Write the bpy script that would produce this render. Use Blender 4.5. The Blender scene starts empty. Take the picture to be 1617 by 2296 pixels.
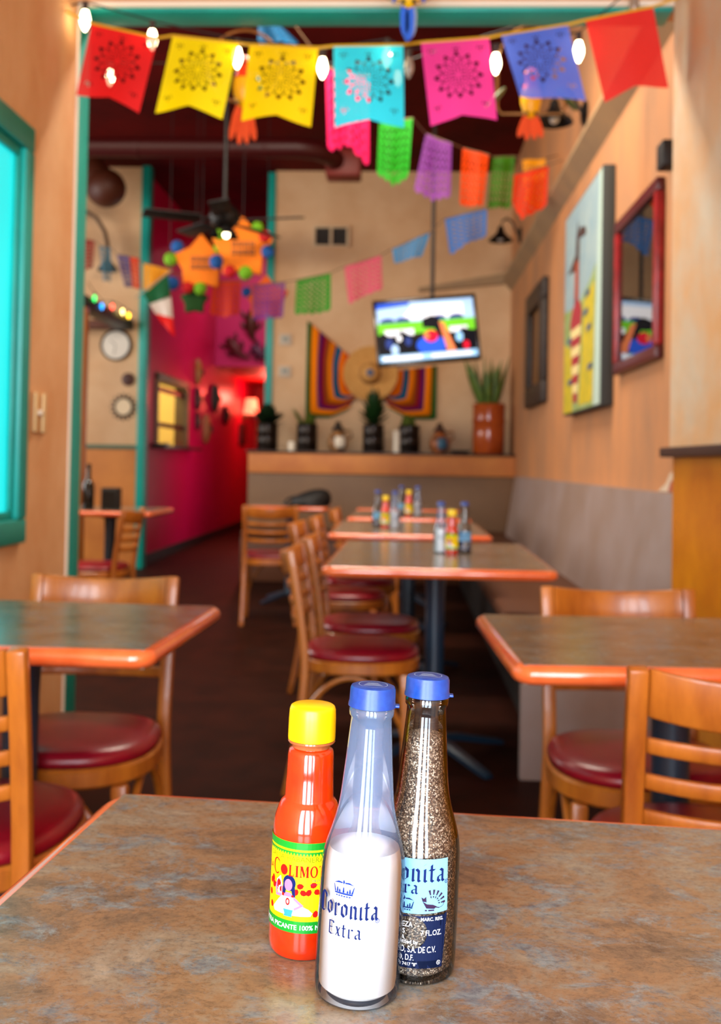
import bpy, bmesh, math, random
import numpy as np
from mathutils import Matrix, Vector

R = math.radians
PI = math.pi
S = bpy.context.scene
COL = S.collection
random.seed(7)

# ------------------------------------------------------------------ camera
cam_data = bpy.data.cameras.new('camera')
cam = bpy.data.objects.new('camera', cam_data)
COL.objects.link(cam)
cam_data.sensor_fit = 'AUTO'
cam_data.sensor_width = 36.0
cam_data.lens = 36.0 * 2300.0 / 2296.0
cam_data.shift_y = -0.06876
cam_data.clip_start = 0.02
cam_data.dof.use_dof = True
cam_data.dof.focus_distance = 0.645
cam_data.dof.aperture_fstop = 8.5
cam.matrix_world = (Matrix.Translation((0, 0, 1.08)) @ Matrix.Rotation(R(2.4233), 4, 'Z')
                    @ Matrix.Rotation(R(91.2), 4, 'X') @ Matrix.Rotation(R(1.0), 4, 'Z'))
S.camera = cam

# ------------------------------------------------------------------ world and light
w = bpy.data.worlds.new('world'); S.world = w; w.use_nodes = True
w.node_tree.nodes['Background'].inputs[0].default_value = (0.75, 0.87, 1.0, 1)
w.node_tree.nodes['Background'].inputs[1].default_value = 1.0


def area(name, loc, rot, sx, sy, power, col):
    l = bpy.data.lights.new(name, 'AREA'); l.shape = 'RECTANGLE'
    l.size = sx; l.size_y = sy; l.energy = power; l.color = col
    o = bpy.data.objects.new(name, l); COL.objects.link(o)
    o.location = loc; o.rotation_euler = rot
    return o


# daylight entering by the street windows behind the camera
for wx_, ww_, wp_ in ((-0.76, 0.58, 88), (0.03, 0.56, 72), (0.69, 0.36, 42)):
    area('street_window_daylight', (wx_, -1.37, 1.62), (R(90), 0, 0), ww_, 2.3, wp_, (0.80, 0.90, 1.0))
# added light out of view on the left, brightening the dining room
area('dining_side_fill', (-4.9, 6.6, 2.3), (0, R(-90), 0), 2.2, 3.4, 135, (1.0, 0.93, 0.84))
# two added lights under the unseen ceiling, no fixtures, to brighten the dining room
area('dining_top_fill', (-0.2, 4.7, 3.85), (R(18), 0, 0), 1.2, 0.5, 120, (1.0, 0.88, 0.72))
area('dining_top_fill', (-2.6, 5.2, 3.85), (R(12), 0, 0), 1.2, 0.5, 60, (1.0, 0.88, 0.72))

S.view_settings.view_transform = 'Standard'
S.view_settings.look = 'None'
S.view_settings.exposure = 0.0
S.view_settings.gamma = 1.0
S.view_settings.use_curve_mapping = False
cy = S.cycles
cy.use_denoising = True
cy.max_bounces = 7; cy.diffuse_bounces = 3; cy.glossy_bounces = 3
cy.transmission_bounces = 8; cy.transparent_max_bounces = 24
cy.caustics_reflective = False; cy.caustics_refractive = False
cy.sample_clamp_indirect = 6.0

# ------------------------------------------------------------------ materials
MATS = {}


def srgb(r, g, b):
    f = lambda c: ((c / 255 + 0.055) / 1.055) ** 2.4 if c > 10 else c / 255 / 12.92
    return (f(r), f(g), f(b), 1)


def mat(name, col, rough=0.5, metal=0.0, spec=0.5, emit=0.0, col2=None, scale=8.0, detail=4.0, stretch=(1, 1, 1),
        lo=0.35, hi=0.65, bump=0.0, bscale=None, transmit=0.0, see=0.0, coat=0.0, trans_col=None, coords='Object'):
    if name in MATS: return MATS[name]
    m = bpy.data.materials.new(name); m.use_nodes = True
    nt = m.node_tree; N = nt.nodes; L = nt.links
    b = N['Principled BSDF']
    b.inputs['Base Color'].default_value = col
    b.inputs['Roughness'].default_value = rough
    b.inputs['Metallic'].default_value = metal
    b.inputs['Specular IOR Level'].default_value = spec
    if coat: b.inputs['Coat Weight'].default_value = coat; b.inputs['Coat Roughness'].default_value = 0.08
    csock = None
    if col2 is not None or bump:
        tc = N.new('ShaderNodeTexCoord'); mp = N.new('ShaderNodeMapping')
        mp.inputs['Scale'].default_value = stretch
        L.new(tc.outputs[coords], mp.inputs[0])
    if col2 is not None:
        nz = N.new('ShaderNodeTexNoise'); nz.inputs['Scale'].default_value = scale; nz.inputs['Detail'].default_value = detail
        nz.inputs['Roughness'].default_value = 0.65
        L.new(mp.outputs[0], nz.inputs['Vector'])
        rp = N.new('ShaderNodeValToRGB'); rp.color_ramp.elements[0].position = lo; rp.color_ramp.elements[1].position = hi
        rp.color_ramp.elements[0].color = col; rp.color_ramp.elements[1].color = col2
        L.new(nz.outputs['Fac'], rp.inputs[0]); L.new(rp.outputs[0], b.inputs['Base Color'])
        csock = rp.outputs[0]
    if bump:
        nb = N.new('ShaderNodeTexNoise'); nb.inputs['Scale'].default_value = bscale or scale * 3; nb.inputs['Detail'].default_value = 5
        L.new(mp.outputs[0], nb.inputs['Vector'])
        bp = N.new('ShaderNodeBump'); bp.inputs['Strength'].default_value = bump; bp.inputs['Distance'].default_value = 0.01
        L.new(nb.outputs['Fac'], bp.inputs['Height']); L.new(bp.outputs[0], b.inputs['Normal'])
    if emit:
        b.inputs['Emission Color'].default_value = col
        b.inputs['Emission Strength'].default_value = emit
    out = N['Material Output']
    last = b.outputs[0]
    if transmit:
        tr = N.new('ShaderNodeBsdfTranslucent'); tr.inputs[0].default_value = trans_col or col
        mx = N.new('ShaderNodeMixShader'); mx.inputs[0].default_value = transmit
        L.new(last, mx.inputs[1]); L.new(tr.outputs[0], mx.inputs[2]); last = mx.outputs[0]
    if see:
        tp = N.new('ShaderNodeBsdfTransparent'); tp.inputs[0].default_value = trans_col or (1, 1, 1, 1)
        mx = N.new('ShaderNodeMixShader'); mx.inputs[0].default_value = see
        L.new(last, mx.inputs[1]); L.new(tp.outputs[0], mx.inputs[2]); last = mx.outputs[0]
    L.new(last, out.inputs[0])
    MATS[name] = m
    return m


def glass_mat(name, tint, base=0.05, rough=0.02, edge=(0.55, 0.6, 0.66, 1), dust=0.0):
    m = bpy.data.materials.new(name); m.use_nodes = True
    nt = m.node_tree; N = nt.nodes; L = nt.links
    N.remove(N['Principled BSDF'])
    lw = N.new('ShaderNodeLayerWeight'); lw.inputs[0].default_value = 0.35
    tr = N.new('ShaderNodeBsdfTransparent')
    rp = N.new('ShaderNodeValToRGB')
    rp.color_ramp.elements[0].color = tint; rp.color_ramp.elements[1].color = edge
    rp.color_ramp.elements[0].position = 0.5
    L.new(lw.outputs['Facing'], rp.inputs[0]); L.new(rp.outputs[0], tr.inputs[0])
    gl = N.new('ShaderNodeBsdfGlossy'); gl.inputs['Roughness'].default_value = rough
    fr = N.new('ShaderNodeFresnel'); fr.inputs[0].default_value = 1.5
    ad = N.new('ShaderNodeMath'); ad.operation = 'ADD'; ad.inputs[1].default_value = base; ad.use_clamp = True
    L.new(fr.outputs[0], ad.inputs[0])
    mx = N.new('ShaderNodeMixShader')
    L.new(ad.outputs[0], mx.inputs[0]); L.new(tr.outputs[0], mx.inputs[1]); L.new(gl.outputs[0], mx.inputs[2])
    last = mx.outputs[0]
    if dust:
        df_ = N.new('ShaderNodeBsdfDiffuse'); df_.inputs[0].default_value = (0.36, 0.56, 0.95, 1)
        m2 = N.new('ShaderNodeMixShader'); tc = N.new('ShaderNodeTexCoord'); sx_ = N.new('ShaderNodeSeparateXYZ'); L.new(tc.outputs['Object'], sx_.inputs[0])
        mr = N.new('ShaderNodeMapRange'); mr.inputs[1].default_value = 0.084; mr.inputs[2].default_value = 0.100; mr.inputs[3].default_value = 0.02; mr.inputs[4].default_value = dust
        L.new(sx_.outputs[2], mr.inputs[0]); L.new(mr.outputs[0], m2.inputs[0])
        L.new(mx.outputs[0], m2.inputs[1]); L.new(df_.outputs[0], m2.inputs[2]); last = m2.outputs[0]
    L.new(last, N['Material Output'].inputs[0])
    MATS[name] = m
    return m


M_TEAL = mat('teal_paint', srgb(8, 150, 140), 0.4, col2=srgb(14, 168, 155), scale=3)
M_WHITE_BEAD = mat('off_white_corner_bead', srgb(238, 226, 205), 0.6)
M_PLASTER = mat('tan_plaster', srgb(206, 144, 88), 0.75, col2=srgb(230, 186, 138), scale=2.6, detail=10, stretch=(1, 1, 0.7), lo=0.3, hi=0.75, bump=0.25, bscale=14)
M_PLASTER_BACK = mat('cream_plaster', srgb(228, 192, 150), 0.75, col2=srgb(202, 154, 108), scale=1.6, detail=10, lo=0.3, hi=0.75, bump=0.2, bscale=9)
M_PLASTER_SIDE = mat('brown_tan_plaster', srgb(206, 138, 84), 0.7, col2=srgb(160, 118, 86), scale=2.6, detail=10, stretch=(1, 0.8, 0.35), lo=0.32, hi=0.70, bump=0.5, bscale=10)
M_PLASTER_PIER = mat('pale_tan_plaster', srgb(228, 172, 116), 0.7, col2=srgb(216, 200, 178), scale=2.8, detail=10, lo=0.36, hi=0.70, bump=0.4, bscale=12)
M_CEIL = mat('dark_red_ceiling', srgb(92, 6, 4), 0.8, col2=srgb(66, 4, 4), scale=1.5, spec=0.1)
M_FLOOR = mat('dark_brown_floor', srgb(46, 16, 7), 0.55, col2=srgb(30, 10, 5), scale=5, detail=8, spec=0.08)
M_MAG = mat('magenta_paint', srgb(196, 8, 76), 0.35, col2=srgb(184, 5, 58), scale=1.2)
M_PINK = mat('bright_pink_paint', srgb(206, 36, 112), 0.5)
M_RED_HALL = mat('deep_red_paint', srgb(170, 4, 10), 0.5)
M_BENCH = mat('mauve_grey_vinyl', srgb(152, 136, 134), 0.55, col2=srgb(138, 116, 104), scale=1.4, bump=0.05, bscale=60)
M_SEATV = mat('brown_bench_vinyl', srgb(84, 46, 24), 0.5)
M_LEDGE = mat('ochre_plaster', srgb(214, 140, 70), 0.6, col2=srgb(192, 116, 62), scale=2.0, detail=7)
M_DARKWOOD = mat('dark_wood', srgb(62, 34, 26), 0.45, col2=srgb(46, 24, 20), scale=6, stretch=(1, 0.2, 1))
M_PANEL = mat('golden_stained_panel', srgb(232, 148, 14), 0.32, col2=srgb(184, 98, 6), scale=2.6, detail=9, stretch=(1, 1, 0.8), lo=0.3, hi=0.72)
M_CYAN = mat('cyan_backlit_shade', srgb(30, 225, 232), 0.5, emit=0.75)
M_CREAM = mat('cream_plastic', srgb(226, 196, 140), 0.4)
M_CHROME = mat('chrome', (0.8, 0.8, 0.82, 1), 0.15, metal=1)


def laminate():
    m = bpy.data.materials.new('speckled_brown_laminate'); m.use_nodes = True
    nt = m.node_tree; N = nt.nodes; L = nt.links; b = N['Principled BSDF']
    tc = N.new('ShaderNodeTexCoord'); mp = N.new('ShaderNodeMapping'); mp.inputs['Scale'].default_value = (0.85, 1.15, 1)
    L.new(tc.outputs['Object'], mp.inputs[0])

    def noise(sc, det, ro=0.6):
        n = N.new('ShaderNodeTexNoise'); n.inputs['Scale'].default_value = sc; n.inputs['Detail'].default_value = det
        n.inputs['Roughness'].default_value = ro; n.inputs['Distortion'].default_value = 0.4
        L.new(mp.outputs[0], n.inputs['Vector']); return n

    def ramp(src, pts):
        r = N.new('ShaderNodeValToRGB'); e = r.color_ramp.elements
        e[0].position, e[0].color = pts[0]; e[1].position, e[1].color = pts[-1]
        for p, c in pts[1:-1]:
            k = e.new(p); k.color = c
        L.new(src, r.inputs[0]); return r

    def mix(f, a, c, fac=None):
        x = N.new('ShaderNodeMixRGB'); L.new(a, x.inputs[1]); L.new(c, x.inputs[2])
        if fac is None: L.new(f, x.inputs[0])
        return x
    n1 = noise(13, 14, 0.72)
    r1 = ramp(n1.outputs['Fac'], [(0.30, srgb(78, 66, 56)), (0.43, srgb(116, 98, 79)), (0.50, srgb(134, 108, 81)), (0.58, srgb(130, 118, 101)), (0.75, srgb(160, 153, 136))])
    n2 = noise(21, 14, 0.80)
    r2 = ramp(n2.outputs['Fac'], [(0.50, (0, 0, 0, 1)), (0.60, (0.85, 0.85, 0.85, 1))])
    n3 = noise(60, 6, 0.7)
    r3 = ramp(n3.outputs['Fac'], [(0.3, srgb(64, 78, 94)), (0.7, srgb(140, 156, 160))])
    x = mix(r2.outputs[0], r1.outputs[0], r3.outputs[0])
    n4 = noise(210, 8, 0.75)
    r4 = ramp(n4.outputs['Fac'], [(0.28, (0.35, 0.32, 0.3, 1)), (0.5, (1, 1, 1, 1)), (0.8, (1.25, 1.2, 1.1, 1))])
    y = N.new('ShaderNodeMixRGB'); y.blend_type = 'MULTIPLY'; y.inputs[0].default_value = 0.75
    L.new(x.outputs[0], y.inputs[1]); L.new(r4.outputs[0], y.inputs[2])
    L.new(y.outputs[0], b.inputs['Base Color'])
    b.inputs['Roughness'].default_value = 0.17
    b.inputs['Specular IOR Level'].default_value = 0.5
    bp = N.new('ShaderNodeBump'); bp.inputs['Strength'].default_value = 0.06; bp.inputs['Distance'].default_value = 0.002
    L.new(n4.outputs['Fac'], bp.inputs['Height']); L.new(bp.outputs[0], b.inputs['Normal'])
    return m


M_LAM = laminate()
M_EDGE = mat('coral_varnished_edge', srgb(226, 94, 40), 0.18, col2=srgb(234, 114, 60), scale=10, coat=1.0)
M_IRON = mat('blue_black_iron', srgb(20, 40, 58), 0.35, spec=0.6)
M_WOOD = mat('amber_varnished_wood', srgb(194, 114, 34), 0.36, col2=srgb(134, 64, 16), scale=16, detail=8, stretch=(1, 1, 0.15), lo=0.3, hi=0.75, coat=0.2)
M_CUSH = mat('burgundy_vinyl', srgb(138, 10, 30), 0.3, col2=srgb(116, 8, 26), scale=6, spec=0.5)
M_BLACK = mat('matte_black', srgb(10, 9, 9), 0.6)
M_BLACKMETAL = mat('black_metal', srgb(16, 13, 12), 0.4, metal=0.3)
M_BRONZE = mat('brass_tube', srgb(150, 108, 58), 0.35, metal=0.6)
M_YELLOWCORD = mat('yellow_cord', srgb(226, 170, 16), 0.6)
M_CORD = mat('pale_cord', srgb(120, 92, 66), 0.7)


# ------------------------------------------------------------------ mesh builder
class MB:
    def __init__(self):
        self.v = []; self.f = []; self.m = []; self.cur = 0

    def add(self, vs, fs):
        o = len(self.v); self.v += [tuple(p) for p in vs]
        self.f += [tuple(i + o for i in f) for f in fs]; self.m += [self.cur] * len(fs)
        return self

    def box(self, x0, x1, y0, y1, z0, z1, mtx=None):
        vs = [(x, y, z) for z in (z0, z1) for y in (y0, y1) for x in (x0, x1)]
        if mtx is not None: vs = [tuple(mtx @ Vector(p)) for p in vs]
        return self.add(vs, [(0, 2, 3, 1), (4, 5, 7, 6), (0, 1, 5, 4), (2, 6, 7, 3), (0, 4, 6, 2), (1, 3, 7, 5)])

    def sweep(self, path, section, up=(0, 0, 1), closed=False, cap=True, scales=None):
        path = [Vector(p) for p in path]; n = len(path); k = len(section); vs = []; up = Vector(up)
        for i, p in enumerate(path):
            a = path[(i - 1) % n] if (closed or i > 0) else p
            c = path[(i + 1) % n] if (closed or i < n - 1) else p
            t = (c - a).normalized()
            u = up if abs(t.dot(up)) < 0.95 else Vector((1, 0, 0)) if abs(t.x) < 0.9 else Vector((0, 1, 0))
            sx = t.cross(u).normalized(); sy = sx.cross(t).normalized()
            s = scales[i] if scales else 1.0
            vs += [p + sx * q[0] * s + sy * q[1] * s for q in section]
        fs = []
        for i in range(n if closed else n - 1):
            j = (i + 1) % n
            for q in range(k):
                r = (q + 1) % k
                fs.append((i * k + q, i * k + r, j * k + r, j * k + q))
        if cap and not closed:
            fs.append(tuple(range(k))[::-1]); fs.append(tuple((n - 1) * k + q for q in range(k)))
        return self.add(vs, fs)

    def tube(self, path, r, seg=10, closed=False, cap=True, scales=None):
        return self.sweep(path, [(r * math.cos(2 * PI * i / seg), r * math.sin(2 * PI * i / seg)) for i in range(seg)], closed=closed, cap=cap, scales=scales)

    def bar(self, path, w, h, up=(0, 0, 1), closed=False):
        return self.sweep(path, [(-w / 2, -h / 2), (w / 2, -h / 2), (w / 2, h / 2), (-w / 2, h / 2)], up, closed)

    def lathe(self, prof, seg=32, at=(0, 0, 0), mtx=None):
        vs = []; fs = []
        for r, z in prof:
            for i in range(seg):
                a = 2 * PI * i / seg
                p = Vector((r * math.cos(a), r * math.sin(a), z))
                if mtx is not None: p = mtx @ p
                vs.append((p.x + at[0], p.y + at[1], p.z + at[2]))
        for j in range(len(prof) - 1):
            for i in range(seg):
                k = (i + 1) % seg
                fs.append((j * seg + i, j * seg + k, (j + 1) * seg + k, (j + 1) * seg + i))
        if prof[0][0] > 1e-5: fs.append(tuple(range(seg))[::-1])
        if prof[-1][0] > 1e-5: fs.append(tuple((len(prof) - 1) * seg + i for i in range(seg)))
        return self.add(vs, fs)

    def ellipsoid(self, c, r, seg=16, rings=10, mtx=None):
        prof = [(math.sin(PI * i / rings), -math.cos(PI * i / rings)) for i in range(rings + 1)]
        m = Matrix.Diagonal((r[0], r[1], r[2])).to_4x4()
        if mtx is not None: m = mtx @ m
        return self.lathe([(max(a, 1e-6), b) for a, b in prof], seg, c, m)

    def prism(self, poly, y0, y1):
        """poly in (x, z); extruded along y"""
        n = len(poly)
        vs = [(p[0], y0, p[1]) for p in poly] + [(p[0], y1, p[1]) for p in poly]
        fs = [tuple(range(n)), tuple(range(n, 2 * n))[::-1]] + [(i, i + n, (i + 1) % n + n, (i + 1) % n) for i in range(n)]
        return self.add(vs, fs)

    def build(self, name, material=None, parent=None, bevel=0, seg=2, smooth=True, ang=38, loc=None, merge=False):
        me = bpy.data.meshes.new(name); me.from_pydata(self.v, [], self.f)
        ms = material if isinstance(material, (list, tuple)) else [material]
        for m in ms: me.materials.append(m)
        if len(ms) > 1: me.polygons.foreach_set('material_index', self.m)
        bm = bmesh.new(); bm.from_mesh(me)
        if merge: bmesh.ops.remove_doubles(bm, verts=bm.verts, dist=1e-5)
        bmesh.ops.recalc_face_normals(bm, faces=bm.faces)
        if bevel:
            es = [e for e in bm.edges if len(e.link_faces) == 2 and e.calc_face_angle(0) > 0.5]
            bmesh.ops.bevel(bm, geom=es, offset=bevel, segments=seg, affect='EDGES', profile=0.5)
        bm.to_mesh(me); bm.free()
        if smooth:
            me.shade_smooth(); me.set_sharp_from_angle(angle=R(ang))
        o = bpy.data.objects.new(name, me); COL.objects.link(o)
        if parent is not None: o.parent = parent
        if loc: o.location = loc
        return o


def tag(o, label, cat, group=None, kind=None):
    if label: o['label'] = label
    if cat: o['category'] = cat
    if group: o['group'] = group
    if kind: o['kind'] = kind
    return o


def thing(name, label, cat, loc=(0, 0, 0), rz=0, group=None):
    o = bpy.data.objects.new(name, None); COL.objects.link(o)
    o.location = loc; o.rotation_euler = (0, 0, rz); o.empty_display_size = 0.05
    return tag(o, label, cat, group)


def struct(o):
    o['kind'] = 'structure'; return o


def copy_tree(o, parent=None):
    c = o.copy(); COL.objects.link(c); c.parent = parent
    for ch in list(o.children): copy_tree(ch, c)
    return c


def arc(n, f): return [f(i / (n - 1)) for i in range(n)]


# ================================================================== the setting
XL, XR, XP = -1.19, 0.918, 1.04       # front walls, dining side wall
YO, YB = 3.60, 10.2                  # opening plane, back wall
ZC = 4.0
struct(MB().box(-5.2, 1.3, -2.1, 18.4, -0.12, 0).build('floor', M_FLOOR))
struct(MB().box(-1.4, 1.2, -2.1, YO, 3.05, 3.15).build('ceiling', M_PLASTER))
struct(MB().box(-5.2, 1.3, YO, 18.4, ZC, ZC + 0.1).build('ceiling_dining', M_CEIL))
# left front wall with the window opening
wl = MB()
wl.box(XL - 0.12, XL, -2.1, 1.55, 0, 3.05).box(XL - 0.12, XL, 3.076, YO, 0, 3.05)
wl.box(XL - 0.12, XL, 1.55, 3.076, 0, 0.89).box(XL - 0.12, XL, 1.55, 3.076, 2.03, 3.05)
struct(wl.build('wall_left', M_PLASTER, smooth=False))
win = struct(MB().box(XL - 0.09, XL - 0.012, 1.55, 3.076, 0.89, 2.03).build('window_1', M_CYAN))
fr = MB()
for (y0, y1, z0, z1) in ((1.47, 3.15, 2.03, 2.108), (1.47, 3.15, 0.815, 0.89), (3.076, 3.15, 0.89, 2.03), (1.47, 1.55, 0.89, 2.03)):
    fr.box(XL - 0.02, XL + 0.022, y0, y1, z0, z1)
fr.build('window_frame', M_TEAL, win, bevel=0.008)
fr2 = MB()
for (y0, y1, z0, z1) in ((1.55, 3.076, 2.0, 2.03), (1.55, 3.076, 0.89, 0.915), (3.055, 3.076, 0.915, 2.0), (1.55, 1.58, 0.915, 2.0), (2.30, 2.33, 0.915, 2.0)):
    fr2.box(XL - 0.012, XL + 0.004, y0, y1, z0, z1)
fr2.build('window_sash', M_TEAL, win, bevel=0.004)
# corner bead, teal jamb and header of the opening
struct(MB().box(XL - 0.005, XL + 0.006, YO - 0.012, YO + 0.001, 0, 2.70).build('trim_1', M_WHITE_BEAD))
struct(MB().box(XL - 0.12, XL + 0.003, YO + 0.001, YO + 0.13, 0, 2.70).build('trim_2', M_TEAL, bevel=0.004))
struct(MB().box(XL + 0.003, XR, YO + 0.001, YO + 0.13, 2.682, 2.70).build('trim_3', M_TEAL, bevel=0.004))
struct(MB().box(XL, XR, YO - 0.012, YO + 0.001, 2.695, 2.712).build('trim_4', M_WHITE_BEAD))
struct(MB().box(XL - 0.12, 1.2, YO, YO + 0.13, 2.70, ZC).build('wall_header', M_PLASTER))
struct(MB().box(-5.2, XL - 0.12, YO, YO + 0.12, 0, ZC).build('wall_partition', M_PLASTER_BACK))
# right front wall: plaster above, stained panel below, dark rail
struct(MB().box(XR, XR + 0.3, -2.1, YO, 1.135, 3.05).build('wall_right', M_PLASTER_PIER, bevel=0.012, seg=3))
struct(MB().box(XR + 0.01, XR + 0.3, -2.1, YO - 0.02, 0, 1.135).build('wall_right_panelling', M_PANEL))
struct(MB().box(XR - 0.028, XR + 0.02, -2.1, YO + 0.02, 1.118, 1.152).build('trim_5', M_DARKWOOD, bevel=0.006))
# wall behind the camera with the street windows
wf = MB()
for a, b in ((-1.4, -1.08), (-0.44, -0.28), (0.34, 0.50), (0.88, 1.2)): wf.box(a, b, -1.5, -1.4, 0, 3.05)
for a, b in ((-1.08, -0.44), (-0.28, 0.34), (0.50, 0.88)): wf.box(a, b, -1.5, -1.4, 0, 0.45).box(a, b, -1.5, -1.4, 2.80, 3.05)
struct(wf.build('wall_front', M_PLASTER, smooth=False))
# dining room
struct(MB().box(XP, XP + 0.15, YO, YB + 0.2, 0, ZC).build('wall_dining_side', M_PLASTER_SIDE))
wd_ = bpy.data.objects['wall_dining_side']
pc = MB(); pc.add([(XP - 0.004, y, z) for y, z in ((3.80, 0.988), (4.22, 0.988), (4.10, 1.02), (4.04, 1.06), (3.96, 1.075), (3.90, 1.10), (3.80, 1.11))] + [(XP + 0.001, y, z) for y, z in ((3.80, 0.988), (4.22, 0.988), (4.10, 1.02), (4.04, 1.06), (3.96, 1.075), (3.90, 1.10), (3.80, 1.11))],
       [tuple(range(7)), tuple(range(7, 14))[::-1]] + [(i, i + 7, (i + 1) % 7 + 7, (i + 1) % 7) for i in range(7)])
pc.build('plaster_rim', mat('raw_white_plaster', srgb(206, 186, 164), 0.8), wd_, smooth=False)
pc = MB(); q_ = ((3.80, 0.99), (4.06, 0.99), (4.02, 1.03), (3.92, 1.05), (3.80, 1.075))
pc.add([(XP - 0.006, y, z) for y, z in q_], [tuple(range(5))]).build('exposed_patch', mat('raw_red_patch', srgb(168, 84, 60), 0.8), wd_, smooth=False)
rail = MB()   # sloping plaster ledge along the side wall
for y0, y1 in ((YO + 0.12, YB),):
    prof = [(XP + 0.01, 2.80), (XP + 0.01, 3.04), (XP - 0.012, 3.04), (XP - 0.085, 2.93), (XP - 0.085, 2.905)]
    rail.prism(prof, y0, y1)
struct(rail.build('trim_6', mat('grey_tan_plaster', srgb(168, 136, 98), 0.7, col2=srgb(150, 124, 94), scale=3), smooth=False))
rb = MB(); rb.prism([(0.12, 2.79), (1.04, 2.89), (1.04, 2.99), (0.95, 2.98), (0.12, 2.83)], YB - 0.05, YB + 0.01)
struct(rb.build('trim_7', MATS['grey_tan_plaster'], smooth=False))
struct(MB().box(-1.33, XP + 0.1, YB, YB + 0.15, 0, ZC).build('wall_back', M_PLASTER_BACK))
struct(MB().box(-1.40, -1.325, YB - 0.02, YB + 0.16, 0, ZC - 0.02).build('trim_8', M_TEAL, bevel=0.006))
struct(MB().box(-2.645, -2.56, YB - 0.16, YB - 0.02, 0, ZC).build('trim_9', M_TEAL, bevel=0.006))
struct(MB().box(-5.2, -2.645, 10.1, 10.2, 1.22, ZC).build('wall_back_bar', M_PLASTER_BACK))
struct(MB().box(-5.2, -2.645, 10.09, 10.2, 0, 1.18).build('wall_back_wainscot', M_PANEL if False else mat('ochre_wainscot', srgb(214, 136, 58), 0.5, col2=srgb(190, 112, 44), scale=2)))
struct(MB().box(-5.2, -2.645, 10.07, 10.2, 1.18, 1.22).build('trim_10', mat('dull_green_paint', srgb(70, 106, 84), 0.5)))
struct(MB().box(-5.2, -5.05, YO, 10.2, 0, 1.1).build('wall_bar_lower', M_PLASTER_BACK))
struct(MB().box(-5.2, -5.05, YO, 10.2, 3.5, ZC).build('wall_bar_upper', M_PLASTER_BACK))
# hallway; the serving hatch is an opening in the magenta wall
HX = -2.65
hw = MB()
hw.box(HX - 0.12, HX, 10.2, 10.80, 0, ZC).box(HX - 0.12, HX, 12.33, 18.2, 0, ZC)
hw.box(HX - 0.12, HX, 10.80, 12.33, 0, 1.235).box(HX - 0.12, HX, 10.80, 12.33, 1.975, ZC)
struct(hw.build('wall_hall_left', M_MAG, smooth=False))
struct(MB().box(-1.40, -1.33, YB + 0.16, 18.2, 0, ZC).build('wall_hall_right', M_MAG))
struct(MB().box(HX, -1.40, 18.1, 18.2, 0, ZC).build('wall_hall_end', M_RED_HALL))
struct(MB().box(HX, -1.40, 14.2, 14.35, 2.40, ZC).build('wall_hall_bulkhead', M_PINK))
struct(MB().box(HX, -1.40, 14.35, 18.1, 2.40, 2.46).build('ceiling_hall', M_RED_HALL))
struct(MB().box(HX, HX + 0.015, 10.2, 18.1, 0, 0.10).build('baseboard_hall', M_BLACK))
area('hall_side_fill', (-1.42, 12.3, 1.35), (0, R(90), 0), 2.0, 0.6, 13, (1.0, 0.9, 0.85))  # added hidden light with no doorway behind it, brightens the magenta wall
area('hall_top_fill', (-1.75, 12.9, 3.9), (R(15), 0, 0), 0.5, 1.2, 22, (1.0, 0.9, 0.85))  # added light without a fixture, brightens the hall and its bulkhead
# lit kitchen behind the hatch
M_KITCH = mat('pale_yellow_kitchen_paint', srgb(244, 226, 120), 0.6)
struct(MB().box(-4.3, -4.2, 10.4, 13.6, 0, ZC).build('wall_kitchen', M_KITCH))
struct(MB().box(-4.2, HX - 0.12, 13.5, 13.6, 0, ZC).build('wall_kitchen_end', M_KITCH))
area('kitchen_ceiling_light', (-3.5, 12.0, 3.2), (0, 0, 0), 0.8, 1.2, 60, (1.0, 0.93, 0.66))

# ------------------------------------------------------------------ serving hatch
h = thing('serving_hatch', 'pale framed serving hatch with a dark shelf in the magenta wall', 'hatch', (HX, 11.57, 1.235))
fm = MB()
for (y0, y1, z0, z1) in ((-0.80, -0.72, 0, 0.76), (0.72, 0.80, 0, 0.76), (-0.80, 0.80, 0.70, 0.78)):
    fm.box(-0.13, 0.03, y0, y1, z0, z1)
fm.build('frame', mat('olive_grey_frame', srgb(120, 104, 66), 0.5), h, bevel=0.006)
MB().box(-0.13, 0.16, -0.95, 1.05, -0.035, -0.002).build('shelf', M_BLACKMETAL, h, bevel=0.005)
MB().box(-0.02, 0.0, -0.72, 0.72, 0.20, 0.25).build('crossbar', M_BLACKMETAL, h)
MB().box(-0.02, 0.0, -0.72, 0.72, 0.585, 0.64).build('top_shelf', M_BLACKMETAL, h)
pl = thing('plate', 'white plate waiting on the dark hatch shelf', 'plate', (HX + 0.06, 10.83, 1.2335))
MB().lathe([(0.0, 0), (0.06, 0), (0.10, 0.012), (0.115, 0.02), (0.112, 0.024), (0.06, 0.008), (0, 0.006)], 24).build('dish', mat('white_ceramic', srgb(235, 235, 232), 0.25), pl)
tg = MB(); tg.lathe([(0.0, 0), (0.07, 0), (0.085, 0.05), (0.07, 0.11), (0.0, 0.13)], 16)
tag(tg.build('orange_bowl', mat('orange_ceramic', srgb(214, 120, 24), 0.4), loc=(-3.1, 12.2, 1.50)), 'orange bowl seen through the yellow serving hatch', 'bowl')
tag(MB().box(-0.12, 0.12, -0.16, 0.16, 0, 0.10).box(-0.12, 0.12, -0.16, 0.16, -0.9, 0).box(-.13, .13, -.17, .17, -1.5, -.9).build('kitchen_shelf_unit', M_KITCH, loc=(-3.1, 12.2, 1.40), bevel=0.006), 'pale yellow kitchen stand behind the hatch', 'stand')
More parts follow.
